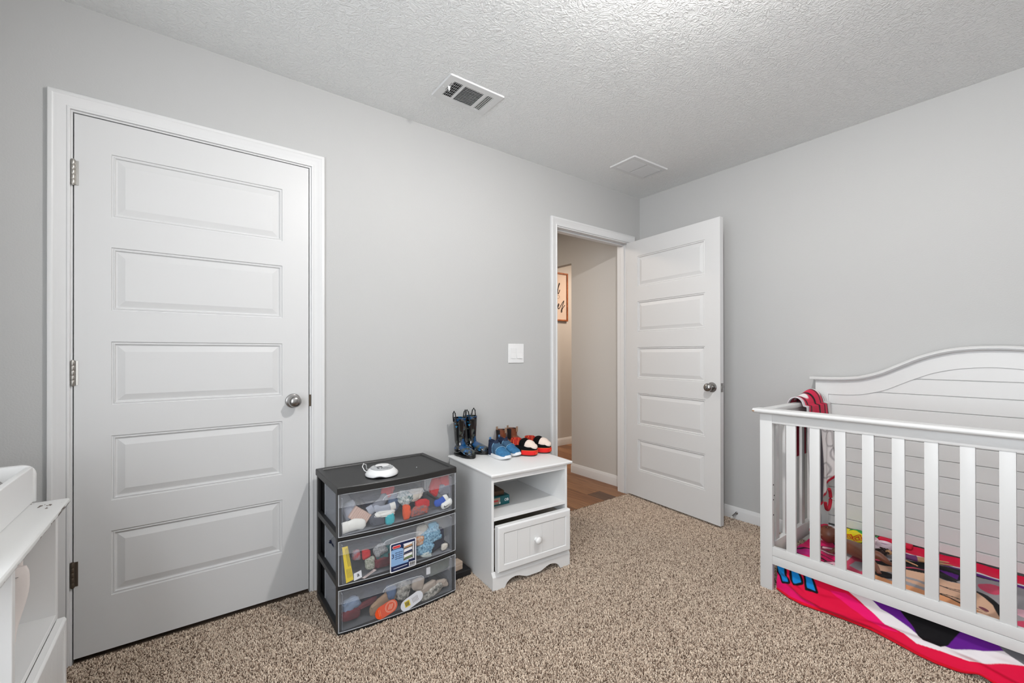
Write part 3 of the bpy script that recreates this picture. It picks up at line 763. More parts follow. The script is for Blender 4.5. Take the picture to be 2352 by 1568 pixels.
# ---- clothes in the drawers
def cloth_mat(name, c, c2=None, sc_=60):
    return mat(name, rgb(*c), 0.9, bump=(600, 0.3, 0.001), var=(sc_, rgb(*c2)) if c2 else None, spec=0.1)
def crumple(name, size, loc, m, seed, amp=0.22, rx=0.0, ry=0.0, rz=0.0, label=None, group=None, flatten=1.0, freq=2.4, cat='clothes'):
    """bunched cloth: a soft-cornered mass cut by sharp folds running in a few directions"""
    b = MB(); b.ball((0, 0, 0), 1.0, 4 if max(size) < 0.2 else 5)
    rg_ = random.Random(seed * 13 + 5)
    if max(size) < 0.13: size = (size[0] * 1.12, size[1] * 1.1, size[2] * 1.15)
    D = []
    for k in range(8):
        d = Vector((rg_.uniform(-1, 1), rg_.uniform(-0.6, 0.6), rg_.uniform(-1, 1))).normalized()
        D.append((d, rg_.uniform(3.0, 9.0) * freq / 2.4, rg_.uniform(0, 6.28), rg_.uniform(0.5, 1.0)))
    off = Vector((seed * 3.7, seed * 1.9, seed * 7.3))
    # uneven outline: each piece is pulled out into two or three corners
    cor = [(rg_.uniform(0, 6.28), rg_.uniform(0.12, 0.34)) for _ in range(3)]
    for v in b.bm.verts:
        n = v.co.normalized()
        e = 0.55
        p = Vector((math.copysign(abs(n.x) ** e, n.x), math.copysign(abs(n.y) ** 0.8, n.y), math.copysign(abs(n.z) ** e, n.z))) * 0.88
        w_ = Vector((noise.noise(n * 1.5 + off), noise.noise(n * 1.5 + off + Vector((9, 0, 0))), noise.noise(n * 1.5 + off + Vector((0, 9, 0)))))
        q = p + w_ * 0.5
        f_ = 0.0
        for d, fr, ph_, a_ in D: f_ += a_ * (math.sqrt(abs(math.sin(fr * q.dot(d) + ph_))) - 0.78)
        ang = math.atan2(n.z, n.x)
        out = sum(c_[1] * max(0.0, math.cos(ang - c_[0])) ** 6 for c_ in cor) - 0.08
        k = 1.0 + amp * 0.9 * f_ * 0.6 + out
        ky = 1.0 + amp * 3.4 * f_ * 0.6
        v.co = Vector((p.x * size[0] / 2 * k, p.y * size[1] / 2 * ky, p.z * size[2] / 2 * k))
    o = b.build(name, m, None, smooth=True, angle=None)
    o.location = loc; o.rotation_euler = (rx, ry, rz)
    return tag(o, label, cat, group)
def sock(name, L_, wd, loc, m, mcuff, seed, rz=0.0, ry=0.0, rx=0.0, label=None, group='socks and mittens in the top drawer', bend=0.9, extra=None):
    """small flattened sock: cuff, heel bend and rounded toe, in the x-z plane facing -y"""
    t = thing(name, label, 'sock', loc, rz, group)
    t.rotation_euler = (rx, ry, rz)
    def path(u):
        a = -bend * max(0.0, u - 0.45) / 0.55
        x = (u - 0.5) * L_; z = 0.0
        if u > 0.45:
            s_ = (u - 0.45) * L_
            x = (0.45 - 0.5) * L_ + s_ * math.cos(a * 0.6); z = s_ * math.sin(a * 0.6)
        return x, z, a
    def rings(u0, u1, n, grow=1.0):
        out = []
        for i in range(n + 1):
            u = u0 + (u1 - u0) * i / n
            x, z, a = path(u)
            w_ = wd / 2 * (1.0 if u < 0.8 else math.sqrt(max(0.02, 1 - ((u - 0.8) / 0.2) ** 2))) * grow * (1 + 0.12 * math.exp(-((u - 0.5) / 0.12) ** 2))
            th = 0.010 * (1.0 if u < 0.8 else math.sqrt(max(0.05, 1 - ((u - 0.8) / 0.2) ** 2))) * grow
            ring = []
            for k in range(12):
                q = 2 * math.pi * k / 12
                wr = 0.0012 * noise.noise(Vector((u * 9, k * 0.9, seed)))
                dx, dz = -math.sin(a * 0.8), math.cos(a * 0.8)
                ring.append((x + dx * w_ * math.cos(q), (th + wr) * math.sin(q) + 2.2 * wr, z + dz * w_ * math.cos(q)))
            out.append(ring)
        return out
    MB().loft(rings(0.22, 1.0, 14)).build('foot', m, t, smooth=True, angle=None)
    MB().loft(rings(0.0, 0.24, 5, 1.06)).build('cuff', mcuff, t, smooth=True, angle=50)
    return t
CM = {}
def cm(k, c, c2=None, s=60):
    if k not in CM: CM[k] = cloth_mat('cloth_' + k, c, c2, s)
    return CM[k]
white = cm('cream_white', (232, 230, 222)); grey = cm('mid_grey', (128, 130, 138)); dgrey = cm('dark_grey', (84, 86, 94)); lgrey = cm('light_grey', (168, 172, 182))
beige = cm('ribbed_tan', (206, 178, 164)); teal = cm('teal', (60, 176, 184)); orange = cm('orange', (224, 88, 44)); red = cm('red', (196, 44, 46))
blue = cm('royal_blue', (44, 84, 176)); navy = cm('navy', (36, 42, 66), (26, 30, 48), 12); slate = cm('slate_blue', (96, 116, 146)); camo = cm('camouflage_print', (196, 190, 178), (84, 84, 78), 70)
carp = cm('vehicle_print', (226, 226, 220), (66, 110, 112), 90); lbl = cm('light_blue_print', (160, 204, 224), (74, 120, 150), 130); maroon = cm('maroon', (112, 44, 50), (84, 34, 40), 30)
khaki = cm('khaki', (168, 140, 112), (150, 120, 94), 20); olive = cm('olive', (84, 92, 80), (66, 74, 62), 30); cream = cm('cream', (214, 206, 192)); tealg = cm('teal_green', (66, 124, 122), (50, 98, 100), 40)
sand = cm('sand', (188, 174, 160), (170, 156, 142), 30)
GT, GM, GB = 'socks and mittens in the top drawer', 'clothes in the middle drawer', 'clothes in the bottom drawer'
# top drawer
sock('sock', 0.100, 0.046, (-2.475, -0.408, 0.431), white, white, 1, ry=R(-6), label='thick cream white sock lying lowest at the near end of the top drawer', bend=0.6)
bp = MB().box(-0.042, 0.042, -0.009, 0.009, -0.027, 0.027, 0.004, 3).build('ribbed_cloth', beige, None, smooth=True, angle=50)
bp.location = (-2.448, -0.396, 0.458); bp.rotation_euler = (0, R(38), 0); tag(bp, 'tan ribbed cloth standing behind the cream sock', 'clothes', GT)
for k in range(9):
    MB().box(-0.0385 + k * 0.009, -0.0345 + k * 0.009, -0.0105, -0.008, -0.0265, 0.0265, 0.001).build('rib', beige, bp)
sock('sock', 0.105, 0.040, (-2.366, -0.395, 0.488), grey, lgrey, 3, ry=R(-24), label='grey folded sock on top of the pile near the drawer handle', bend=-0.9)
sock('sock', 0.100, 0.032, (-2.345, -0.403, 0.466), lgrey, white, 4, ry=R(172), label='pale grey sock with a white cuff below the grey folded one')
crumple('sock_ball', (0.072, 0.030, 0.050), (-2.378, -0.405, 0.431), dgrey, 5, 0.10, label='dark grey rolled sock resting on the top drawer floor', group=GT, cat='sock')
crumple('sock_ball', (0.095, 0.022, 0.026), (-2.345, -0.410, 0.447), white, 6, 0.12, ry=R(8), label='thin white ankle sock squeezed between grey socks', group=GT, cat='sock')
crumple('sock_ball', (0.040, 0.028, 0.046), (-2.325, -0.412, 0.422), teal, 7, 0.12, label='bright teal rolled sock in the top drawer', group=GT, cat='sock')
crumple('mitten', (0.070, 0.026, 0.056), (-2.244, -0.402, 0.497), carp, 8, 0.14, ry=R(30), label='white baby mitten with dark green vehicle print', group=GT, cat='mitten')
crumple('mitten', (0.066, 0.030, 0.054), (-2.196, -0.396, 0.502), cream, 9, 0.16, label='plain cream mitten beside the printed one', group=GT, cat='mitten')
crumple('sock_ball', (0.038, 0.028, 0.060), (-2.246, -0.414, 0.437), orange, 10, 0.10, label='orange rolled sock in the middle of the top drawer', group=GT, cat='sock')
crumple('sock_ball', (0.066, 0.030, 0.040), (-2.166, -0.405, 0.453), red, 11, 0.10, label='deep red rolled sock above the grey and orange one', group=GT, cat='sock')
crumple('sock_ball', (0.084, 0.024, 0.044), (-2.182, -0.412, 0.427), cm('grey_orange_mix', (104, 104, 108), (190, 84, 60), 90), 12, 0.14, label='grey sock with orange flecks at the drawer floor', group=GT, cat='sock')
sock('sock', 0.074, 0.036, (-2.066, -0.400, 0.440), blue, white, 13, ry=R(150), label='blue sock with a white cuff at the far end of the top drawer')
s2 = sock('sock', 0.060, 0.032, (-2.044, -0.4115, 0.426), white, white, 14, ry=R(158), label='white sock with a black curved tick in front of the blue one', bend=0.2)
_sw = [(-0.017, -0.004), (-0.010, -0.007), (0.016, 0.006), (-0.008, -0.0025), (-0.013, -0.001), (-0.014, 0.004)]
MB().prism(rotp(_sw, R(0)), 'y', -0.0006, 0.0).build('curved_tick', PBLK, s2).location = (0.006, 0.0122, 0.002)
for o_ in s2.children:
    if o_.name.startswith('curved_tick'):
        o_.location = (0.004, -0.0118, 0.0); o_.rotation_euler = (0, R(-158), 0)
crumple('mitten', (0.052, 0.030, 0.078), (-2.092, -0.386, 0.520), red, 15, 0.16, ry=R(24), label='red knitted mitten high up at the far end of the top drawer', group=GT, cat='mitten')
crumple('mitten', (0.066, 0.030, 0.058), (-2.036, -0.384, 0.530), red, 16, 0.16, ry=R(-14), label='second red mitten touching the drawer end wall', group=GT, cat='mitten')
crumple('baby_hat', (0.070, 0.024, 0.050), (-2.046, -0.394, 0.490), grey, 17, 0.10, ry=R(24), label='grey cloth with a white seam under the red mittens', group=GT, cat='clothes')
crumple('mitten', (0.056, 0.030, 0.054), (-2.322, -0.385, 0.540), red, 18, 0.14, ry=R(30), label='red mitten tucked behind the top drawer handle', group=GT, cat='mitten')
crumple('bib', (0.052, 0.030, 0.080), (-2.488, -0.375, 0.484), lgrey, 19, 0.14, ry=R(-12), label='pale grey cloth standing at the near end of the top drawer', group=GT)
crumple('bib', (0.060, 0.040, 0.070), (-2.294, -0.375, 0.482), slate, 20, 0.14, label='slate blue cloth behind the grey socks', group=GT)
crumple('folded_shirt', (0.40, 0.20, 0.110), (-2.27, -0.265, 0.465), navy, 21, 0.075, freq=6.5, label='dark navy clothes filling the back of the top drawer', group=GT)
# middle drawer
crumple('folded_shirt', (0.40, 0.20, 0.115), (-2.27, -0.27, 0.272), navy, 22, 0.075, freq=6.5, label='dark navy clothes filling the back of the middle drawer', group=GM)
crumple('sock_ball', (0.036, 0.022, 0.040), (-2.466, -0.402, 0.300), cm('grey_red_mix', (150, 150, 158), (176, 60, 60), 50), 23, 0.12, label='grey sock with a red patch beside the yellow strip', group=GM, cat='sock')
crumple('sock_ball', (0.034, 0.022, 0.040), (-2.426, -0.402, 0.293), red, 24, 0.12, label='small red sock in the middle drawer', group=GM, cat='sock')
crumple('baby_shirt', (0.044, 0.020, 0.046), (-2.409, -0.405, 0.250), cm('dotted_cream', (190, 186, 172), (120, 130, 110), 140), 25, 0.16, label='cream baby shirt with a small dotted print', group=GM)
crumple('baby_shirt', (0.125, 0.034, 0.052), (-2.345, -0.398, 0.240), maroon, 26, 0.16, label='maroon shirt behind the product sticker', group=GM)
crumple('baby_shirt', (0.062, 0.026, 0.060), (-2.350, -0.400, 0.276), tealg, 27, 0.18, label='teal green bunched shirt in the middle drawer', group=GM)
crumple('baby_shirt', (0.050, 0.022, 0.052), (-2.366, -0.413, 0.300), cm('grey_stripe', (178, 178, 176), (120, 122, 124), 110), 28, 0.14, ry=R(-20), label='grey striped cloth on top of the teal green shirt', group=GM)
crumple('baby_shirt', (0.060, 0.030, 0.040), (-2.322, -0.392, 0.316), cm('dark_teal', (38, 66, 70)), 29, 0.14, label='dark teal cloth above the product sticker', group=GM)
crumple('baby_bodysuit', (0.118, 0.034, 0.072), (-2.134, -0.400, 0.288), lbl, 30, 0.14, ry=R(-22), label='light blue bodysuit with dark printed figures', group=GM)
crumple('baby_bodysuit', (0.090, 0.026, 0.056), (-2.168, -0.413, 0.246), lbl, 31, 0.16, ry=R(12), label='second light blue printed bodysuit lower in the middle drawer', group=GM)
crumple('bib', (0.048, 0.020, 0.040), (-2.190, -0.418, 0.290), cm('orange_print', (226, 206, 182), (214, 130, 70), 90), 32, 0.14, label='cream bib with an orange print beside the blue bodysuit', group=GM)
crumple('bib', (0.058, 0.030, 0.058), (-2.160, -0.390, 0.322), cream, 33, 0.14, label='plain cream bib on top of the middle drawer pile', group=GM)
crumple('bib', (0.042, 0.020, 0.026), (-2.110, -0.400, 0.342), cm('sky_blue', (134, 190, 216)), 34, 0.14, label='small sky blue bib highest in the middle drawer', group=GM)
crumple('sock_ball', (0.060, 0.020, 0.024), (-2.154, -0.416, 0.222), cm('green_white', (196, 204, 196)), 35, 0.10, ry=R(10), label='white sock with a green edge under the blue bodysuits', group=GM, cat='sock')
crumple('sock_ball', (0.030, 0.018, 0.028), (-2.057, -0.412, 0.230), cream, 36, 0.10, label='small cream triangle of cloth at the far end of the middle drawer', group=GM)
crumple('baby_shirt', (0.076, 0.040, 0.096), (-2.080, -0.385, 0.270), navy, 37, 0.12, label='navy shirt beside the light blue bodysuit', group=GM)
# bottom drawer
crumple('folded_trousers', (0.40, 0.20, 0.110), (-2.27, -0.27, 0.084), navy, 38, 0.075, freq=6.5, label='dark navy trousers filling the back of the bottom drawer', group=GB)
crumple('baby_shirt', (0.070, 0.030, 0.058), (-2.486, -0.396, 0.098), cm('blue_grey', (126, 142, 164)), 39, 0.16, ry=R(-16), label='blue grey cloth over the maroon shoe', group=GB)
crumple('baby_shoe', (0.074, 0.028, 0.046), (-2.482, -0.402, 0.058), maroon, 40, 0.06, label='maroon baby shoe with a pale sole at the near end of the bottom drawer', group=GB, cat='shoe')
crumple('folded_trousers', (0.150, 0.026, 0.062), (-2.345, -0.400, 0.062), khaki, 41, 0.12, ry=R(-20), label='tan trousers behind the orange tag', group=GB)
crumple('baby_shirt', (0.085, 0.022, 0.024), (-2.426, -0.395, 0.076), maroon, 42, 0.12, ry=R(-8), label='thin dark red cloth left of the tan trousers', group=GB)
crumple('baby_shirt', (0.042, 0.030, 0.056), (-2.316, -0.405, 0.098), slate, 43, 0.14, label='slate blue cloth under the bottom drawer handle', group=GB)
crumple('baby_shirt', (0.062, 0.024, 0.080), (-2.262, -0.410, 0.086), camo, 44, 0.18, ry=R(14), label='beige and grey camouflage shirt beside the slate cloth', group=GB)
crumple('folded_cloth', (0.058, 0.020, 0.054), (-2.190, -0.410, 0.090), sand, 45, 0.07, ry=R(18), label='flat sand coloured folded cloth above the white tag', group=GB)
crumple('baby_shirt', (0.112, 0.022, 0.036), (-2.146, -0.408, 0.060), sand, 46, 0.12, ry=R(-12), label='long sand coloured sleeve in the bottom drawer', group=GB)
crumple('baby_shirt', (0.110, 0.026, 0.044), (-2.124, -0.414, 0.036), camo, 47, 0.18, ry=R(-18), label='crumpled camouflage trousers at the bottom drawer floor', group=GB)
crumple('baby_shirt', (0.066, 0.024, 0.040), (-2.074, -0.403, 0.054), sand, 48, 0.16, label='sand coloured cloth at the far end of the bottom drawer', group=GB)
crumple('baby_shirt', (0.115, 0.030, 0.060), (-2.078, -0.388, 0.128), olive, 49, 0.12, ry=R(-8), label='olive green cloth high at the far end of the bottom drawer', group=GB)
lb_ = flat(None, 'cloth_label', rrect(-0.010, 0.010, -0.016, 0.016, 0.003), 0, PWHITE); lb_.location = (-2.145, -0.424, 0.145); tag(lb_, 'small white sewn label beside the olive cloth', 'label')

# ---- white noise machine on the lid
nm = thing('sound_machine', 'round white baby sound machine with a grey control ring on the black tower', 'sound machine', (-2.332, -0.338, 0.5990), R(-12))
b = MB(); n = 48
rings = []
for r, z, lip in ((0.070, 0.004, 1), (0.0715, 0.009, 0.9), (0.066, 0.018, 0.3), (0.058, 0.027, 0), (0.050, 0.034, 0)):
    ring = []
    for i in range(n):
        a = 2 * math.pi * i / n
        # three arched cut-outs in the skirt leave three feet
        cut = max(0.0, math.cos(3 * (a - R(15)))) ** 3
        ring.append((r * math.cos(a), r * math.sin(a) * 0.96, z + lip * 0.006 * cut if lip > 0.5 else z))
    rings.append(ring)
b.loft(rings); b.build('body', WHPL, nm, smooth=True, angle=50)
GREYP = mat('grey_panel', rgb(170, 172, 174), 0.35); BTN = mat('button_grey', rgb(205, 206, 206), 0.4); DKP = mat('printed_dark_grey', rgb(50, 52, 54), 0.5)
pn = MB().lathe([(0.0505, 0.0325), (0.0505, 0.0350), (0.040, 0.0390), (0.026, 0.0410)], 40).build('control_ring', GREYP, nm, smooth=True, angle=50)
MB().lathe([(0.030, 0.039), (0.030, 0.0420), (0.022, 0.0435), (0.0, 0.0440)], 32, Tm((0.004, 0.012, 0), s=(1, 0.9, 1))).build('top_button', WHPL, nm, smooth=True, angle=50)
for a in (155, 185, 25, -5):
    T = Matrix.Rotation(R(a), 4, 'Z') @ Tm((0.0400, 0, 0.0390), ry=R(20))
    MB().box(-0.006, 0.006, -0.002, 0.002, -0.0005, 0.0015, 0.0006, T=T).build('button', BTN, nm)
ringp = [(0.010 * math.cos(R(a)) - 0.012, 0.010 * math.sin(R(a)) - 0.030, 0.0405) for a in range(-60, 260, 16)]
MB().tube(ringp, 0.0012, 5).build('dial_mark', DKP, nm)
MB().tube([(0.018 * math.cos(R(a)) - 0.010, 0.018 * math.sin(R(a)) - 0.033, 0.0425) for a in range(60, 150, 12)], 0.0012, 5).build('dial_mark', DKP, nm)
text_mesh('HoMedics', 0.0075, DKP, nm, (0.014, -0.041, 0.0395), rot=(R(20), 0, 0))
cb = MB(); cb.tube([(-0.056, 0.020, 0.012), (-0.070, 0.035, 0.018), (-0.078, 0.048, 0.034), (-0.072, 0.060, 0.044), (-0.060, 0.068, 0.036), (-0.056, 0.080, 0.012), (-0.040, 0.100, 0.0065), (0.0, 0.14, 0.0065)], 0.0018, 8); cb.build('power_cord', WHPL, nm, smooth=True)
crumb = MB().ball((0, 0, 0), (0.0028, 0.002, 0.0014), 1).build('paper_crumb', PWHITE); crumb.location = (-2.152, -0.312, 0.5992); tag(crumb, 'tiny white paper crumb on the black tower lid', 'crumb')

# ---- black slab and pale block on the carpet between tower and cabinet
sl = thing('black_scale', 'low black slab on the carpet between the drawer tower and the white cabinet', 'scale', (-1.99, -0.10, 0))
MB().box(-0.012, 0.128, -0.238, 0.05, 0.006, 0.036, 0.004, 3).build('slab', mat('matte_black', (0.010, 0.010, 0.011, 1), 0.6), sl)
for fx in (0.004, 0.108):
    for fy in (-0.22, 0.03): MB().lathe([(0.012, 0), (0.012, 0.006)], 12, Tm((fx, fy, 0))).build('foot', BLKPL, sl)
bl = thing('wooden_block', 'pale wooden block lying on the black slab', 'block', (-1.935, -0.290, 0.0362), R(6))
MB().box(-0.030, 0.034, -0.028, 0.020, 0, 0.040, 0.003).build('block_body', mat('pale_wood', rgb(216, 196, 178), 0.6, var=(14, rgb(198, 176, 156))), bl)
MB().box(-0.0302, 0.0342, -0.0284, -0.0278, 0.024, 0.0255).build('groove', mat('pale_wood_line', rgb(236, 224, 210), 0.6), bl)
# ---------------------------------------------------------------- white bedside cabinets
def bead_boards(parent, x0, x1, z0, z1, y, n, m=FURN):
    wdt = (x1 - x0) / n
    for k in range(n):
        o = MB().box(0.0004, wdt - 0.0004, 0, 0.006, 0, z1 - z0, 0.0004, 1).build('bead_board', m, parent)
        o.location = (x0 + k * wdt, y, z0)
def drawer_face(root, x0, x1, z0, z1, y, th=0.021, fr=0.030, n=5, tilt=0.0, kn=True, depth=0.38):
    dr = MB()
    # mitred frame round a recessed field
    o = [(x0, z0), (x1, z0), (x1, z1), (x0, z1)]
    def ins(a): return [(x0 + a, z0 + a), (x1 - a, z0 + a), (x1 - a, z1 - a), (x0 + a, z1 - a)]
    rings = [[(x, y + th, z) for x, z in ins(0.001)], [(x, y + 0.006, z) for x, z in ins(0.0)], [(x, y + 0.0015, z) for x, z in ins(0.0035)], [(x, y, z) for x, z in ins(0.0065)],
             [(x, y, z) for x, z in ins(fr - 0.005)], [(x, y + 0.002, z) for x, z in ins(fr - 0.002)], [(x, y + 0.0095, z) for x, z in ins(fr)]]
    dr.loft(rings)
    d = dr.build('drawer', FURN, root)
    bead_boards(d, x0 + fr, x1 - fr, z0 + fr, z1 - fr, y + 0.0035, n)
    bx = MB(); t = 0.010
    xa, xb = x0 + 0.012, x1 - 0.012
    bx.box(xa, xa + t, y + th, y + depth, z0 + 0.01, z1 - 0.03); bx.box(xb - t, xb, y + th, y + depth, z0 + 0.01, z1 - 0.03)
    bx.box(xa, xb, y + depth - t, y + depth, z0 + 0.01, z1 - 0.03); bx.box(xa, xb, y + th, y + depth, z0 + 0.01, z0 + 0.016)
    bx.build('drawer_box', mat('raw_board', rgb(190, 180, 168), 0.8), d)
    if kn:
        T = Tm(((x0 + x1) / 2, y + 0.0035, (z0 + z1) / 2), rx=R(90))
        MB().lathe([(0.011, 0), (0.0095, 0.004), (0.0085, 0.009), (0.0130, 0.012), (0.0172, 0.017), (0.0178, 0.022), (0.0150, 0.028), (0.008, 0.0315), (0.0, 0.032)], 24, T).build('knob', FURN, d, smooth=True, angle=60)
    if tilt:
        d.rotation_euler = (tilt, 0, 0)
    return d
def round_top(x0, x1, y0, y1, z0, z1, r=0.007):
    def ins(a): return [(x0 + a, y0 + a), (x1 - a, y0 + a), (x1 - a, y1 - a * 0.2), (x0 + a, y1 - a * 0.2)]
    rings = [[(x, y, z0) for x, y in ins(0.006)], [(x, y, z0 + 0.002) for x, y in ins(0.0025)]]
    for k in range(5):
        a = R(90 * k / 4)
        rings.append([(x, y, z1 - r + r * math.sin(a)) for x, y in ins(r - r * math.cos(a))])
    return MB().loft(rings)
ns = thing('bedside_cabinet', 'white bedside cabinet with an open cubby and a slightly open drawer beside the doorway', 'cabinet', (-1.836, -0.043, 0), R(-3.5))
round_top(-0.001, 0.513, -0.489, 0.0, 0.543, 0.560).build('top', FURN, ns, smooth=True, angle=25)
for xa, xb in ((0.009, 0.0225), (0.4725, 0.487)):
    MB().box(xa, xb, -0.475, -0.004, 0, 0.543, 0.0012, 1).build('side_panel', FURN, ns)
MB().box(0.0225, 0.4725, -0.473, -0.458, 0.517, 0.543, 0.001, 1).build('apron', FURN, ns)
MB().box(0.0225, 0.4725, -0.473, -0.010, 0.328, 0.345, 0.0012, 1).build('shelf', FURN, ns)
MB().box(0.0225, 0.4725, -0.010, -0.004, 0.02, 0.543).build('back_panel', FURN, ns)
# shaped base: double arch cut into the front board
def sstep(a, b, t): t = max(0, min(1, (t - a) / (b - a))); return t * t * (3 - 2 * t)
def arch(x):
    c = abs(x - 0.250)
    if c > 0.172: return 0.0
    rise = 0.040 * (1 - ((c - 0.110) / 0.062) ** 2) if c > 0.110 else None
    if rise is not None: return max(0.0, 0.040 * math.sqrt(max(0, 1 - ((c - 0.110) / 0.062) ** 2)))
    return 0.040 - 0.021 * (1 - sstep(0.03, 0.110, c))
xs = [0.006 + (0.492 - 0.006) * i / 80 for i in range(81)]
pts = [(x, arch(x)) for x in xs] + [(0.492, 0.064), (0.006, 0.064)]
b = MB()
V = [[b.bm.verts.new((x, y, arch(x))) for x in xs] for y in (-0.490, -0.475)]
W_ = [[b.bm.verts.new((x, y, z)) for x in xs] for y, z in ((-0.490, 0.064), (-0.4755, 0.086))]
for i in range(80):
    b.bm.faces.new((V[0][i], V[0][i + 1], W_[0][i + 1], W_[0][i]))
    b.bm.faces.new((W_[0][i], W_[0][i + 1], W_[1][i + 1], W_[1][i]))
    b.bm.faces.new((V[1][i], V[1][i + 1], V[0][i + 1], V[0][i]))
    b.bm.faces.new((W_[1][i], W_[1][i + 1], V[1][i + 1], V[1][i]))
for i in (0, 80): b.bm.faces.new((V[0][i], W_[0][i], W_[1][i], V[1][i]))
b.build('base_board', FURN, ns, smooth=True, angle=30)
MB().box(0.0225, 0.4725, -0.40, -0.01, 0.066, 0.074).build('bottom_panel', FURN, ns)
drawer_face(ns, 0.024, 0.480, 0.091, 0.311, -0.5115, th=0.032, fr=0.037, tilt=0.0)

# books in the cubby
NSM = Matrix.Translation((-1.836, -0.043, 0)) @ Matrix.Rotation(R(-3.5), 4, 'Z')
def ns_pt(x, y, z): return tuple(NSM @ Vector((x, y, z)))
TEALB = mat('teal_book_cloth', rgb(8, 92, 98), 0.35); PAGES = mat('book_pages', rgb(206, 198, 180), 0.8)
def book(label, x0, x1, y0, y1, z0, z1, m, rz=0.0, ttl=None):
    cx, cy = (x0 + x1) / 2, (y0 + y1) / 2
    t = thing('book', label, 'book', ns_pt(cx, cy, z0), R(-3.5) + rz, 'books in the cabinet cubby')
    hx, hy, hz = (x1 - x0) / 2, (y1 - y0) / 2, z1 - z0
    b = MB(); b.box(-hx, hx, -hy, hy, 0, 0.0022, 0.0006, 1); b.box(-hx, hx, -hy, hy, hz - 0.0022, hz, 0.0006, 1); b.box(-hx, hx, -hy, -hy + 0.003, 0.0022, hz - 0.0022)
    b.build('cover', m, t)
    MB().box(-hx + 0.004, hx - 0.003, -hy + 0.003, hy - 0.004, 0.0022, hz - 0.0022).build('page_block', PAGES, t)
    return t, hx, hy, hz
bk, hx, hy, hz = book('thick teal book with a white mark on its spine lying on the cubby shelf', 0.040, 0.200, -0.338, -0.225, 0.3452, 0.3920, TEALB)
text_mesh('OB', 0.019, PWHITE, bk, (hx - 0.018, -hy - 0.0004, hz * 0.5), bold=0.0006, name='spine_letters')
MB().box(hx - 0.112, hx - 0.058, -hy - 0.0008, -hy, 0.008, hz - 0.006).build('spine_label', mat('tan_label', rgb(172, 150, 132), 0.6), bk)
MB().box(hx - 0.064, hx - 0.056, -hy - 0.0012, -hy - 0.0006, 0.008, 0.018).build('spine_mark', PWHITE, bk)
MB().box(hx - 0.100, hx - 0.070, -hy - 0.0012, -hy - 0.0006, 0.022, 0.030).build('spine_mark', PRED, bk)
book('dark brown book lying on top of the teal one', 0.036, 0.180, -0.318, -0.205, 0.3926, 0.4150, mat('brown_book_cloth', rgb(62, 44, 32), 0.6, var=(40, rgb(90, 64, 44))), rz=R(-4))

# ---------------------------------------------------------------- shoes on the cabinet
TOPZ = 0.5602
RUB = None
def boot_material():
    m = mat('glossy_camo_rubber', rgb(14, 16, 18), 0.10, spec=0.7, coat=0.6)
    nt = m.node_tree; N = nt.nodes; L = nt.links
    tc = N.new('ShaderNodeTexCoord')
    cols = [(12, rgb(8, 66, 112), 0.60, 0.63), (38, rgb(60, 66, 58), 0.60, 0.64), (28, rgb(30, 124, 172), 0.665, 0.685)]
    prev = None
    base = (lin(12), lin(13), lin(15), 1)
    for i, (s_, c, a, b_) in enumerate(cols):
        n = N.new('ShaderNodeTexNoise'); n.inputs['Scale'].default_value = s_; n.inputs['Detail'].default_value = 3; n.noise_dimensions = '4D'; n.inputs['W'].default_value = i * 3.1
        L.new(tc.outputs['Object'], n.inputs['Vector'])
        r = N.new('ShaderNodeMapRange'); r.inputs[1].default_value = a - 0.04; r.inputs[2].default_value = b_ - 0.04; L.new(n.outputs['Fac'], r.inputs[0])
        mx = N.new('ShaderNodeMix'); mx.data_type = 'RGBA'; L.new(r.outputs[0], mx.inputs['Factor'])
        if prev is None: mx.inputs['A'].default_value = base
        else: L.new(prev, mx.inputs['A'])
        mx.inputs['B'].default_value = c; prev = mx.outputs['Result']
    L.new(prev, N['Principled BSDF'].inputs['Base Color'])
    return m
BOOTM = boot_material(); RUBB = mat('black_rubber', rgb(14, 14, 15), 0.4)
def ell(cx, cy, cz, rx, ry, n=24, tilt=0.0):
    """ring in a plane turned by tilt about x: tilt 0 horizontal, 90 facing -y"""
    out = []
    for i in range(n):
        a = 2 * math.pi * i / n
        x = rx * math.cos(a); v = ry * math.sin(a)
        out.append((cx + x, cy - v * math.cos(tilt), cz + v * math.sin(tilt) * -1 if False else cz - v * math.sin(tilt)))
    return out
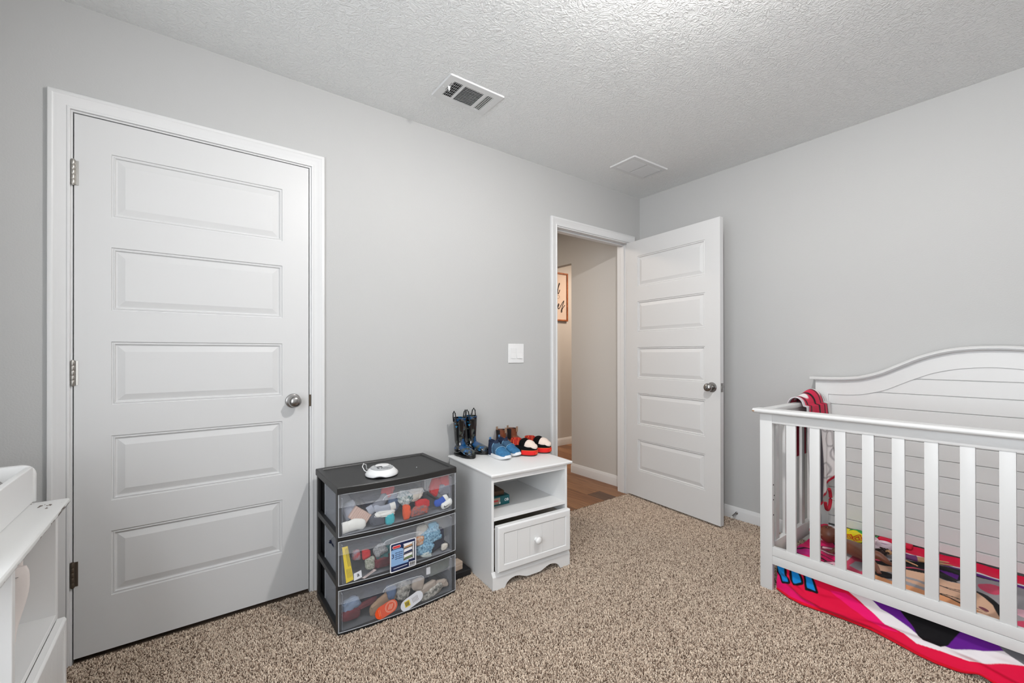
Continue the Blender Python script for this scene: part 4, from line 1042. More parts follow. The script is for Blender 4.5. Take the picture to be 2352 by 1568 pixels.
def rain_boot(label):
    t = thing('rain_boot', label, 'boot', (0, 0, 0), 0, 'pair of rain boots')
    b = MB()
    # outer skin from the toe back through the instep and up the shaft (toe points to -y)
    R_ = []
    for (cy, cz, rx, ry, tl) in ((-0.118, 0.022, 0.004, 0.004, 90), (-0.116, 0.023, 0.020, 0.012, 90), (-0.108, 0.025, 0.028, 0.017, 88), (-0.092, 0.028, 0.033, 0.021, 84), (-0.072, 0.033, 0.034, 0.026, 78),
                                 (-0.050, 0.040, 0.032, 0.032, 68), (-0.030, 0.048, 0.030, 0.037, 52), (-0.014, 0.056, 0.0295, 0.040, 34), (-0.004, 0.070, 0.029, 0.037, 16), (0.0, 0.090, 0.029, 0.034, 4),
                                 (0.0, 0.120, 0.031, 0.035, 0), (0.0, 0.160, 0.034, 0.038, 0), (0.0, 0.195, 0.036, 0.040, 0), (0.0, 0.212, 0.0365, 0.0405, 0), (0.0, 0.2135, 0.0375, 0.0415, 0), (0.0, 0.217, 0.0375, 0.0415, 0), (0.0, 0.2175, 0.034, 0.038, 0), (0.0, 0.12, 0.028, 0.032, 0)):
        R_.append(ell(0, cy, cz, rx, ry, tilt=R(tl)))
    b.loft(R_)
    b.ball((0, 0.004, 0.034), (0.0285, 0.034, 0.032), 3)
    b.build('boot_body', BOOTM, t, smooth=True, angle=50)
    # sole with heel block
    def foot_outline(g=0.0):
        o = []
        for i in range(40):
            a = 2 * math.pi * i / 40
            y = -0.042 + (0.082 + g) * math.sin(a) * -1
            wv = 0.0335 + g if y < -0.05 else 0.030 + g
            o.append((wv * math.copysign(abs(math.cos(a)) ** 0.75, math.cos(a)), y))
        return o
    s = MB(); s.prism(foot_outline(0.001), 'z', 0.004, 0.013, bev=0.002); s.prism([(x * 0.95, y) for x, y in foot_outline(-0.003) if y > -0.012], 'z', 0.0, 0.005); s.prism([(x * 0.95, y) for x, y in foot_outline(-0.003) if y < -0.03], 'z', 0.0, 0.005)
    s.build('sole', RUBB, t, smooth=True, angle=30)
    c = MB(); c.prism([(x * 1.02, y) for x, y in foot_outline(0.0012) if y < -0.085], 'z', 0.012, 0.024, bev=0.002); c.build('toe_bumper', RUBB, t, smooth=True, angle=30)
    for sx in (-1, 1):
        P = [(sx * 0.036, -0.013, 0.196), (sx * 0.0385, -0.012, 0.222), (sx * 0.041, -0.009, 0.245), (sx * 0.0415, 0.0, 0.256), (sx * 0.041, 0.009, 0.245), (sx * 0.0385, 0.012, 0.222), (sx * 0.036, 0.013, 0.196)]
        h = MB(); h.tube(P, 0.0032, 6)
        for k in range(1, 6): h.ball(P[k], 0.0043, 1)
        h.build('pull_loop', RUBB, t, smooth=True)
    return t
bt = rain_boot('tall glossy black and blue rain boot standing nearest the cabinet edge')
bt.location = (-1.782, -0.083, TOPZ); bt.rotation_euler = (0, 0, R(10))
copy_thing(bt, (-1.695, -0.058, TOPZ), R(30), 'tall glossy black and blue rain boot behind its mate, next to the blue sneakers')

def shoe_outline(L_, wf, wh, n=44):
    """foot shaped outline, heel at y=0, toe at y=-L"""
    o = []
    for i in range(n):
        a = 2 * math.pi * i / n
        y = -L_ / 2 + L_ / 2 * math.cos(a)
        u = -y / L_
        hw = wh + (wf - wh) * sstep(0.25, 0.65, u)
        s_ = math.sin(a)
        o.append((hw * math.copysign(abs(s_) ** 0.72, s_), y))
    return o
def upper_rings(L_, wf, wh, prof, n=28, sq=0.8, z0=0.0):
    """prof: (u along the length, top height). closed rings in x-z planes"""
    out = []
    for u, h in prof:
        hw = (wh + (wf - wh) * sstep(0.25, 0.65, u))
        e = abs(2 * u - 1); hw *= max(0.05, (1 - e ** 5)) ** 0.5
        out.append([(hw * math.copysign(abs(math.cos(2 * math.pi * k / n)) ** sq, math.cos(2 * math.pi * k / n)), -u * L_, z0 + h * 0.5 + h * 0.5 * math.copysign(abs(math.sin(2 * math.pi * k / n)) ** 0.9, math.sin(2 * math.pi * k / n))) for k in range(n)])
    return out
SNB = mat('sneaker_knit_blue', rgb(52, 116, 160), 0.75, bump=(900, 0.3, 0.0006), var=(70, rgb(40, 98, 140)))
SND = mat('sneaker_navy', rgb(16, 32, 60), 0.8); SNM = mat('sneaker_strap_blue', rgb(52, 84, 112), 0.8, bump=(900, 0.3, 0.0006)); SNL = mat('sneaker_piping', rgb(140, 190, 220), 0.6); SOLE = mat('white_sole', rgb(222, 224, 226), 0.5)
PULL = mat('pull_tab_blue', rgb(74, 120, 168), 0.7)
def sneaker(label):
    t = thing('sneaker', label, 'shoe', (0, 0, 0), 0, 'pair of blue sneakers')
    Ln = 0.172
    s = MB()
    o = shoe_outline(Ln, 0.037, 0.029)
    def so(g, z, toe=0.0): return [(x * (1 + g), y * (1 + g * 0.4) - g * 0.01, z + toe * max(0, -y / Ln - 0.7) ** 2) for x, y in o]
    s.loft([so(-0.06, 0.0, 0.10), so(0.02, 0.003, 0.10), so(0.07, 0.010, 0.06), so(0.05, 0.020, 0.04), so(-0.02, 0.024, 0.04)])
    s.build('sole', SOLE, t, smooth=True, angle=45)
    b = MB(); b.loft(upper_rings(Ln, 0.0365, 0.028, [(0.40, 0.066), (0.50, 0.058), (0.60, 0.049), (0.70, 0.041), (0.80, 0.034), (0.88, 0.028), (0.94, 0.021), (0.985, 0.010)], z0=0.012))
    b.build('toe_upper', SNB, t, smooth=True, angle=50)
    b = MB(); b.loft(upper_rings(Ln, 0.0374, 0.029, [(0.36, 0.071), (0.44, 0.0655), (0.52, 0.0590), (0.60, 0.0515)], z0=0.012)); b.build('strap', SNM, t, smooth=True, angle=50)
    for u, h in ((0.36, 0.0722), (0.605, 0.0522)):
        r = upper_rings(Ln, 0.0382, 0.0298, [(u, h)], z0=0.012)[0]
        MB().tube([p for p in r if p[2] > 0.022], 0.0012, 6).build('piping', SNL, t, smooth=True)
    # heel counter and collar
    c = MB(); R_ = []
    for z, cy, rx, ry in ((0.012, -0.040, 0.029, 0.038), (0.035, -0.040, 0.029, 0.038), (0.060, -0.040, 0.028, 0.037), (0.078, -0.039, 0.026, 0.034), (0.092, -0.038, 0.026, 0.033), (0.094, -0.038, 0.023, 0.030), (0.060, -0.040, 0.022, 0.030), (0.03, -0.040, 0.022, 0.030)):
        ring = ell(0, cy, z, rx, ry)
        if z > 0.085: ring = [(x, y, zz - 0.012 * max(0, abs(math.cos(math.atan2(y - cy, x)))) ** 2) for x, y, zz in ring]
        R_.append(ring)
    c.loft(R_); c.build('collar', SND, t, smooth=True, angle=50)
    MB().box(-0.007, 0.007, -0.0085, -0.0055, 0.070, 0.104, 0.001).build('pull_tab', PULL, t)
    MB().box(-0.008, 0.008, -0.070, -0.067, 0.072, 0.100, 0.001, T=Tm((0, 0, 0))).build('tongue_tab', SND, t)
    return t
sk = sneaker('blue slip on sneaker with white sole closest to the cabinet front edge')
sk.location = (-1.640, -0.178, TOPZ); sk.rotation_euler = (0, 0, R(4))
copy_thing(sk, (-1.560, -0.152, TOPZ), R(8), 'blue slip on sneaker half hidden behind the front one, beside the black slipper')

BRN = mat('brown_leather', rgb(122, 66, 40), 0.38, var=(30, rgb(92, 48, 30)), bump=(120, 0.2, 0.001)); ELA = mat('black_elastic', rgb(24, 20, 20), 0.85); TANL = mat('tan_tab', rgb(150, 122, 100), 0.8)
def ankle_boot(label):
    t = thing('ankle_boot', label, 'boot', (0, 0, 0), 0, 'pair of brown ankle boots')
    Ln = 0.155
    s = MB(); s.loft([[(x * 0.98, y, 0.0) for x, y in shoe_outline(Ln, 0.033, 0.027)], [(x * 1.03, y * 1.01, 0.003) for x, y in shoe_outline(Ln, 0.033, 0.027)], [(x * 1.03, y * 1.01, 0.012) for x, y in shoe_outline(Ln, 0.033, 0.027)]])
    s.build('sole', RUBB, t, smooth=True, angle=40)
    b = MB(); b.loft(upper_rings(Ln, 0.032, 0.026, [(0.25, 0.075), (0.40, 0.066), (0.55, 0.050), (0.70, 0.042), (0.85, 0.034), (0.94, 0.024), (0.99, 0.010)], z0=0.010)); b.build('vamp', BRN, t, smooth=True, angle=50)
    R_ = [ell(0, -0.036, z, rx, ry) for z, rx, ry in ((0.010, 0.027, 0.035), (0.05, 0.027, 0.036), (0.080, 0.027, 0.034), (0.112, 0.030, 0.037), (0.113, 0.027, 0.034), (0.06, 0.022, 0.030))]
    MB().loft(R_).build('shaft', BRN, t, smooth=True, angle=40)
    for sx in (-1, 1):
        MB().prism([(-0.046, 0.040), (-0.026, 0.040), (-0.022, 0.1132), (-0.050, 0.1132)], 'x', sx * 0.0262, sx * 0.0302).build('elastic_panel', ELA, t)
    for yy in (-0.0015, -0.0735): MB().box(-0.008, 0.008, yy - 0.002, yy + 0.002, 0.095, 0.128, 0.001).build('pull_tab', TANL, t)
    return t
ab = ankle_boot('brown leather ankle boot standing behind the blue sneakers')
ab.location = (-1.486, -0.030, TOPZ); ab.rotation_euler = (0, 0, R(14))
copy_thing(ab, (-1.406, -0.034, TOPZ), R(18), 'brown leather ankle boot behind the black slipper, closer to the door frame')

PLUSH = mat('black_plush', rgb(16, 14, 15), 0.95, bump=(500, 0.4, 0.001), spec=0.1); REDP = mat('red_felt', rgb(214, 26, 24), 0.85); CRMP = mat('cream_plush', rgb(226, 208, 196), 0.95, bump=(500, 0.3, 0.001), spec=0.1)
LINE = mat('striped_lining', rgb(170, 36, 24), 0.85); ORL = mat('orange_thread', rgb(240, 120, 60), 0.7)
def slipper(label):
    t = thing('slipper', label, 'slipper', (0, 0, 0), 0, 'pair of plush slippers')
    Ln = 0.165
    s = MB(); s.loft([[(x, y, 0.0) for x, y in shoe_outline(Ln, 0.044, 0.036)], [(x * 1.03, y * 1.01, 0.003) for x, y in shoe_outline(Ln, 0.044, 0.036)], [(x * 1.03, y * 1.01, 0.008) for x, y in shoe_outline(Ln, 0.044, 0.036)]]); s.build('sole', RUBB, t, smooth=True, angle=40)
    # body: closed toe, open heel well
    R_ = []
    o = shoe_outline(Ln, 0.045, 0.038)
    def at(z, g, slope=0.0): return [(x * g, -0.5 * Ln + (y + 0.5 * Ln) * g, z + slope * (-y / Ln)) for x, y in o]
    R_ = [at(0.006, 1.0), at(0.022, 1.04), at(0.040, 1.02), at(0.052, 0.93, -0.004), at(0.058, 0.82, -0.006), at(0.056, 0.74, -0.006), at(0.040, 0.70), at(0.018, 0.62)]
    MB().loft(R_).build('body', PLUSH, t, smooth=True, angle=60)
    # red band round the toe half, with the stitched letter
    pts = [(x * 1.06, -0.5 * Ln + (y + 0.5 * Ln) * 1.05) for x, y in o if y < -0.085]
    pts.sort(key=lambda p: math.atan2(p[0], -(p[1] + 0.085)))
    rb = MB(); rb.grid([[(x * g, -0.085 + (y + 0.085) * g, z) for x, y in pts] for z, g in ((0.007, 0.99), (0.012, 1.015), (0.022, 1.02), (0.031, 1.0), (0.033, 0.96))])
    rb.build('red_band', REDP, t, smooth=True, angle=60)
    MB().tube([(x * 1.005, -0.085 + (y + 0.085) * 1.005, 0.0325) for x, y in pts], 0.0011, 5).build('band_piping', ORL, t, smooth=True)
    yl = -0.5 * Ln - 0.5 * Ln * 1.05 - 0.0028
    MB().tube([(-0.0125, yl + 0.0020, 0.011), (-0.009, yl + 0.001, 0.025), (0.0, yl, 0.017), (0.009, yl + 0.001, 0.025), (0.0125, yl + 0.0020, 0.011), (0.004, yl + 0.0004, 0.0135), (-0.004, yl + 0.0004, 0.0135), (-0.0125, yl + 0.0020, 0.011)], 0.0009, 5).build('stitched_letter', ORL, t)
    # plain cream plush toe pad, no face
    tp = MB(); tp.ball((0, -0.118, 0.056), (0.036, 0.040, 0.030), 3)
    tp.ball((0, -0.146, 0.050), (0.026, 0.026, 0.019), 3)
    tp.build('toe_cushion', CRMP, t, smooth=True, angle=None)
    bk_ = MB(); bk_.ball((0, -0.090, 0.060), (0.040, 0.032, 0.034), 3); bk_.build('instep_cushion', PLUSH, t, smooth=True, angle=None)
    # striped collar lining standing in the heel well
    cl_ = []
    for z, g in ((0.030, 1.0), (0.060, 1.06), (0.082, 1.10), (0.086, 1.06), (0.070, 0.94), (0.03, 0.86)):
        cl_.append([(0.030 * g * math.cos(a), -0.040 + 0.036 * g * math.sin(a), z - 0.014 * max(0, -math.sin(a))) for a in [2 * math.pi * k / 28 for k in range(28)]])
    MB().loft(cl_).build('lining', LINE, t, smooth=True, angle=60)
    for k in range(9):
        a = 2 * math.pi * k / 9 + 0.2
        MB().tube([(0.033 * math.cos(a) * g, -0.040 + 0.039 * math.sin(a) * g, z) for z, g in ((0.050, 1.0), (0.070, 1.02), (0.084 - 0.012 * max(0, -math.sin(a)), 1.02), (0.084 - 0.012 * max(0, -math.sin(a)), 0.9), (0.062, 0.82))], 0.0016, 5).build('lining_stripe', ORL, t)
    return t
sp_ = slipper('black plush slipper with red toe band and cream toe cushion, striped lining standing open')
sp_.location = (-1.500, -0.202, TOPZ); sp_.rotation_euler = (0, 0, R(22))
copy_thing(sp_, (-1.395, -0.200, TOPZ), R(24), 'black plush slipper with stitched red toe band nearest the door frame')

# ---------------------------------------------------------------- worn white cabinet at the left of the picture
def worn_paint():
    m = mat('chipped_white_paint', (0.68, 0.68, 0.67, 1), 0.4, spec=0.4)
    nt = m.node_tree; N = nt.nodes; L = nt.links
    tc = N.new('ShaderNodeTexCoord'); mp = N.new('ShaderNodeMapping'); mp.inputs['Scale'].default_value = (60, 22, 170)
    L.new(tc.outputs['Object'], mp.inputs[0])
    n = N.new('ShaderNodeTexNoise'); n.inputs['Scale'].default_value = 1.0; n.inputs['Detail'].default_value = 5; L.new(mp.outputs[0], n.inputs['Vector'])
    sx = N.new('ShaderNodeSeparateXYZ'); L.new(tc.outputs['Object'], sx.inputs[0])
    # chips gather on the lower arris of the front edge, most of them towards the far corner
    r = N.new('ShaderNodeMapRange'); r.inputs[1].default_value = 0.695; r.inputs[2].default_value = 0.680; r.inputs[3].default_value = -0.14; r.inputs[4].default_value = 0.15
    L.new(sx.outputs['Z'], r.inputs[0])
    ry = N.new('ShaderNodeMapRange'); ry.inputs[1].default_value = -0.40; ry.inputs[2].default_value = -0.05; ry.inputs[3].default_value = -0.09; ry.inputs[4].default_value = 0.05
    L.new(sx.outputs['Y'], ry.inputs[0])
    a = N.new('ShaderNodeMath'); a.operation = 'ADD'; L.new(n.outputs['Fac'], a.inputs[0]); L.new(r.outputs[0], a.inputs[1])
    a2 = N.new('ShaderNodeMath'); a2.operation = 'ADD'; L.new(a.outputs[0], a2.inputs[0]); L.new(ry.outputs[0], a2.inputs[1])
    g = N.new('ShaderNodeMath'); g.operation = 'GREATER_THAN'; g.inputs[1].default_value = 0.535; L.new(a2.outputs[0], g.inputs[0])
    mx = N.new('ShaderNodeMix'); mx.data_type = 'RGBA'; L.new(g.outputs[0], mx.inputs['Factor'])
    mx.inputs['A'].default_value = (0.68, 0.68, 0.67, 1); mx.inputs['B'].default_value = rgb(84, 70, 58)
    L.new(mx.outputs['Result'], N['Principled BSDF'].inputs['Base Color'])
    return m
WORN = worn_paint()
CXF = -3.347
lc = thing('worn_cabinet', 'chipped white cabinet with an open cubby and drawer at the left edge of the picture', 'cabinet', (CXF, -0.345, 0))
# local x: depth (front at 0, back negative) ; local y: 0 far end, negative near end
b = MB()
def ins2(a): return [(0.024 - a, -0.640 + a), (0.024 - a, 0.0 - a), (-0.42 + a * .2, 0.0 - a), (-0.42 + a * .2, -0.640 + a)]
rings = [[(x, y, 0.680) for x, y in ins2(0.007)], [(x, y, 0.682) for x, y in ins2(0.003)], [(x, y, 0.688) for x, y in ins2(0.0)]]
for k in range(4): rings.append([(x, y, 0.691 + 0.009 * math.sin(R(30 * k))) for x, y in ins2(0.009 * (1 - math.cos(R(30 * k))))])
b.loft(rings); b.build('top', WORN, lc, smooth=True, angle=25)
for ya, yb in ((-0.040, -0.018), (-0.442, -0.420)):
    MB().box(-0.40, 0.0, ya, yb, 0, 0.680, 0.0012, 1).build('side_panel', FURN, lc)
MB().box(-0.40, 0.0, -0.420, -0.040, 0.345, 0.362, 0.0012, 1).build('shelf', FURN, lc)
MB().box(-0.40, -0.392, -0.420, -0.040, 0.02, 0.68).build('back_panel', FURN, lc)
MB().box(-0.018, -0.002, -0.420, -0.040, 0.655, 0.680, 0.001, 1).build('apron', FURN, lc)
MB().box(-0.40, 0.006, -0.442, -0.018, 0, 0.07, 0.002).build('plinth', FURN, lc)
dd = drawer_face(lc, 0, 0.392, 0.078, 0.3445, 0.0, depth=0.36)
dd.rotation_euler = (0, 0, R(90)); dd.location = (0.0215, -0.420, 0)
# tray on top
ty = thing('wooden_tray', 'white wooden tray box with rounded end board on top of the chipped cabinet', 'tray', (CXF, -0.345, 0.7002))
def endboard(y0, y1):
    r = 0.030; pts = [(-0.33, 0.0), (-0.052, 0.0), (-0.052, 0.112 - r)]
    pts += [(-0.052 - r + r * math.cos(R(a)), 0.112 - r + r * math.sin(R(a))) for a in range(0, 91, 15)]
    pts += [(-0.33 + r - r * math.sin(R(a)), 0.112 - r + r * math.cos(R(a))) for a in range(0, 91, 15)]
    return MB().prism(pts, 'y', y0, y1, bev=0.002, seg=2).build('end_board', FURN, ty, smooth=True, angle=40)
endboard(0.004, 0.020); endboard(-0.620, -0.604)
for xa, xb in ((-0.072, -0.056), (-0.326, -0.310)):
    MB().box(xa, xb, -0.604, 0.004, 0.0, 0.107, 0.003).build('side_board', FURN, ty)
MB().box(-0.310, -0.072, -0.604, 0.004, 0.0, 0.006).build('tray_floor', FURN, ty)
crumple('knit_cap', (0.10, 0.12, 0.075), (-3.478, -0.440, 0.748), cm('grey_knit', (176, 174, 172), (140, 138, 136), 90), 60, 0.16, label='grey knitted cap lying in the white tray', freq=3.5)
# diapers in the cubby
DIA = mat('diaper_white', rgb(234, 226, 222), 0.85, bump=(60, 0.5, 0.002)); DGR = mat('diaper_grey_print', rgb(150, 146, 146), 0.8); DBL = mat('diaper_blue_print', rgb(196, 204, 218), 0.8)
def diaper(label, loc, rz, h=0.200, wd=0.125):
    t = thing('diaper', label, 'diaper', loc, rz, 'folded diapers in the cubby')
    # leaning folded pad: wide flat waist at the top, narrower rounded fold at the bottom
    rings = []
    for i in range(15):
        u = i / 14; z = u * h
        hw = wd / 2 * (0.58 + 0.40 * sstep(0.0, 0.75, u)) * (1 - 0.10 * sstep(0.9, 1.0, u)); th = 0.011 + 0.004 * math.sin(u * 9) * 0.4
        if u > 0.97: th *= 0.6
        rings.append([(th * math.copysign(abs(math.cos(a)) ** 0.6, math.cos(a)) + 0.0012 * noise.noise(Vector((a * 2, u * 14, h))), hw * math.copysign(abs(math.sin(a)) ** 0.8, math.sin(a)), z) for a in [2 * math.pi * k / 24 for k in range(24)]])
    MB().loft(rings).build('pad', DIA, t, smooth=True, angle=60)
    for k in range(5):
        MB().box(0.0122, 0.0132, -0.050 + 0.020 * k, -0.040 + 0.020 * k, h * 0.80 + 0.004 * k, h * 0.806 + 0.004 * k).build('printed_dash', DGR, t)
    for k in range(3): MB().box(0.0122, 0.0132, -0.052, -0.046, h * (0.62 - 0.12 * k), h * (0.66 - 0.12 * k)).build('printed_mark', DGR, t)
    pts = [(0.020 * math.cos(2 * math.pi * k / 20) - 0.004, 0.024 * math.sin(2 * math.pi * k / 20) + h * 0.26) for k in range(20)]
    MB().prism(pts, 'x', 0.0110, 0.0128).build('printed_patch', DBL, t)
    return t
df = diaper('white diaper with a pale blue patch leaning upright at the cubby opening', (-3.440, -0.500, 0.3625), R(-76))
copy_thing(df, (-3.462, -0.455, 0.3625), R(-80), 'taller looking white diaper standing behind the front one').scale = (1, 1, 1.22)
# ---------------------------------------------------------------- crib
CY0, CY1 = -1.281, -2.692      # ends of the crib along the right wall
CM_ = (CY0 + CY1) / 2
cr = thing('crib', 'white wooden baby crib with arched plank headboard against the right wall', 'crib', (0, 0, 0))
XF, XB = -0.780, -0.755         # front panel thickness
def cbox(name, x0, x1, y0, y1, z0, z1, bv=0.002, m=CRIBP, par=cr, seg=2): return MB().box(x0, x1, min(y0, y1), max(y0, y1), z0, z1, bv, seg).build(name, m, par, smooth=True, angle=25)
for s in (0, 1):
    ya, yb = (CY0, CY0 - 0.055) if s == 0 else (CY1 + 0.055, CY1)
    cbox('front_post', XF, XB, ya, yb, 0.0, 0.853)
cbox('top_apron', XF + 0.0008, XB, CY0 - 0.0551, CY1 + 0.0551, 0.808, 0.853, 0.0008)
# rounded cap on the front rail
b = MB(); rings = []
prof = [(XF - 0.026 + 0.011 * (1 - math.cos(R(a))), 0.864 + 0.011 * math.sin(R(a))) for a in range(-90, 91, 18)]
prof = [(XF - 0.010, 0.853)] + [(XF - 0.022 - 0.010 * math.cos(R(a)), 0.8645 + 0.0105 * math.sin(R(a))) for a in range(-80, 91, 17)] + [(XB + 0.012, 0.875), (XB + 0.016, 0.870), (XB + 0.014, 0.853)]
b.prism(prof, 'y', CY1 - 0.022, CY0 + 0.022)
b.build('rail_cap', CRIBP, cr, smooth=True, angle=40)
MB().box(XF - 0.033, XF - 0.028, CY0 + 0.012, CY0 + 0.0225, 0.860, 0.866, 0.001).build('paint_chip', mat('bare_wood', rgb(150, 116, 88), 0.8), cr)
cbox('lower_rail', XF + 0.0008, XB, CY0 - 0.0551, CY1 + 0.0551, 0.1715, 0.2115, 0.0012)
cbox('lower_rail', XF + 0.0008, XB, CY0 - 0.0551, CY1 + 0.0551, 0.130, 0.1700, 0.0012)
for k in range(13):
    y = -1.415 - 0.0953 * k
    o = MB().box(0.004, 0.019, -0.0198, 0.0198, 0.2110, 0.8085, 0.0025, 2).build('slat', CRIBP, cr, smooth=True, angle=25)
    o.location = (XF, y, 0)
# end panels
for s in (0, 1):
    y0 = CY0 - 0.006 if s == 0 else CY1 + 0.006
    sg_ = -1 if s == 0 else 1
    cbox('end_rail', XB, -0.062, y0, y0 + sg_ * 0.024, 0.800, 0.853, 0.001)
    cbox('end_cap', XB + 0.012, -0.062, y0 - sg_ * 0.012, y0 + sg_ * 0.034, 0.8532, 0.875, 0.005)
    cbox('end_rail', XB, -0.062, y0, y0 + sg_ * 0.024, 0.130, 0.205, 0.001)
    cbox('end_stile', XB, XB + 0.040, y0, y0 + sg_ * 0.030, 0.205, 0.800, 0.001)
    for k in range(6):
        x = -0.640 + 0.110 * k
        o = MB().box(-0.019, 0.019, -0.007, 0.007, 0.2040, 0.8005, 0.0025, 2).build('slat', CRIBP, cr, smooth=True, angle=25)
        o.location = (x, y0 + sg_ * 0.012, 0)
for z in (0.509, 0.456, 0.437, 0.364):
    MB().lathe([(0.0035, 0), (0.0035, 0.0008), (0, 0.0009)], 12, Tm((-0.767 + (0.010 if z == 0.456 else 0.0), CY0 - 0.0552, z), rx=R(90))).build('bolt_hole', BLACKM, cr)
# headboard
def interp(T, y):
    for (a, za), (b_, zb) in zip(T, T[1:]):
        if b_ <= y <= a: t = (y - a) / (b_ - a); t2 = t; return za + (zb - za) * t2
    return T[-1][1]
capT = [(-1.262, 1.006), (-1.372, 1.007), (-1.469, 1.014), (-1.531, 1.028), (-1.592, 1.051), (-1.649, 1.082), (-1.723, 1.122), (-1.793, 1.151), (-1.859, 1.168), (-1.922, 1.176), (-1.986, 1.178)]
innT = [(-1.346, 0.908), (-1.440, 0.910), (-1.504, 0.918), (-1.566, 0.935), (-1.605, 0.950), (-1.644, 0.971), (-1.681, 0.992), (-1.718, 1.012), (-1.754, 1.030), (-1.788, 1.045), (-1.855, 1.064), (-1.919, 1.074), (-1.986, 1.078)]
def sm(T):
    # dense smooth resampling of the table by Catmull-Rom, mirrored about the crib's middle
    P = [Vector((a, b_)) for a, b_ in T]; P = [2 * P[0] - P[1]] + P + [Vector((2 * CM_ - P[-2].x, P[-2].y))]
    out = []
    for i in range(1, len(P) - 2):
        for t in np.linspace(0, 1, 5, endpoint=False):
            a, b1, c, d = P[i - 1], P[i], P[i + 1], P[i + 2]
            q = 0.5 * ((2 * b1) + (-a + c) * t + (2 * a - 5 * b1 + 4 * c - d) * t * t + (-a + 3 * b1 - 3 * c + d) * t ** 3)
            out.append((q.x, q.y))
    out.append((P[-2].x, P[-2].y))
    return out + [(2 * CM_ - y, z) for y, z in out[-2::-1]]
CAPC, INNC = sm(capT), sm(innT)
def at_(C, y):
    for (a, za), (b_, zb) in zip(C, C[1:]):
        if b_ <= y <= a: return za + (zb - za) * ((y - a) / (b_ - a) if b_ != a else 0)
    return C[0][1]
# frame board: stiles and arched rail as one board with its opening
ys = sorted({round(y, 4) for y, z in CAPC if CY1 - 0.002 <= y <= CY0 + 0.002} | {CY0 - 0.002, CY1 + 0.002, -1.346, 2 * CM_ + 1.346}, reverse=True)
b = MB()
top = [(y, at_(CAPC, y) - 0.018) for y in ys]
inn = [(y, at_(INNC, y)) for y in ys if -1.346 >= y >= 2 * CM_ + 1.346]
n_in = len(inn)
ysr = [y for y in ys if -1.346 >= y >= 2 * CM_ + 1.346]
def quadstrip(lo, hi, x0, x1):
    """board between two curves given at the same y's, thickness x0..x1"""
    V = [[b.bm.verts.new((x, y, z)) for y, z in C] for x in (x0, x1) for C in (lo, hi)]
    a0, a1, c0, c1 = V
    n = len(lo)
    for i in range(n - 1):
        b.bm.faces.new((a0[i], a0[i + 1], a1[i + 1], a1[i])); b.bm.faces.new((c0[i], c0[i + 1], c1[i + 1], c1[i]))
        b.bm.faces.new((a0[i], a0[i + 1], c0[i + 1], c0[i])); b.bm.faces.new((a1[i], a1[i + 1], c1[i + 1], c1[i]))
    b.bm.faces.new((a0[0], a1[0], c1[0], c0[0])); b.bm.faces.new((a0[-1], a1[-1], c1[-1], c0[-1]))
quadstrip([(y, at_(INNC, y)) for y in ysr], [(y, at_(CAPC, y) - 0.018) for y in ysr], -0.058, -0.036)
for ya, yb in ((CY0 - 0.002, -1.346), (2 * CM_ + 1.346, CY1 + 0.002)):
    yy = [y for y in ys if ya >= y >= yb]
    quadstrip([(y, 0.0) for y in yy], [(y, at_(CAPC, y) - 0.018) for y in yy], -0.058, -0.036)
b.box(-0.0585, -0.036, 2 * CM_ + 1.346, -1.346, 0.162, 0.2075, 0.0008, 1)
hb = b.build('headboard', CRIBP, cr)
# moulded cap in two steps
for (x0, x1, up, dn, nm_) in ((-0.088, -0.026, 0.0, 0.0125, 'cap_board'), (-0.076, -0.030, -0.0125, 0.022, 'cap_moulding')):
    C = [p for p in CAPC if CY1 - 0.022 <= p[0] <= CY0 + 0.022]
    if nm_ == 'cap_moulding': C = [p for p in C if CY1 - 0.012 <= p[0] <= CY0 + 0.009]
    rings = []
    for i, (y, z) in enumerate(C):
        p, q = C[max(0, i - 1)], C[min(len(C) - 1, i + 1)]
        d = Vector((q[0] - p[0], q[1] - p[1])).normalized(); nrm = Vector((d.y, -d.x))
        if nrm.y < 0: nrm = -nrm
        def P(x, k): return (x, y + nrm.x * k, z + nrm.y * k)
        rings.append([P(x0 + 0.003, up), P(x0, up - 0.003), P(x0 + 0.001, up - 0.006), P(x0 + 0.001, -dn), P(x1, -dn), P(x1, up)] if nm_ == 'cap_board' else [P(x0, up), P(x0, -dn + 0.004), P(x0 + 0.006, -dn), P(x1, -dn), P(x1, up)])
    MB().loft(rings).build(nm_, CRIBP, hb, smooth=True, angle=30)
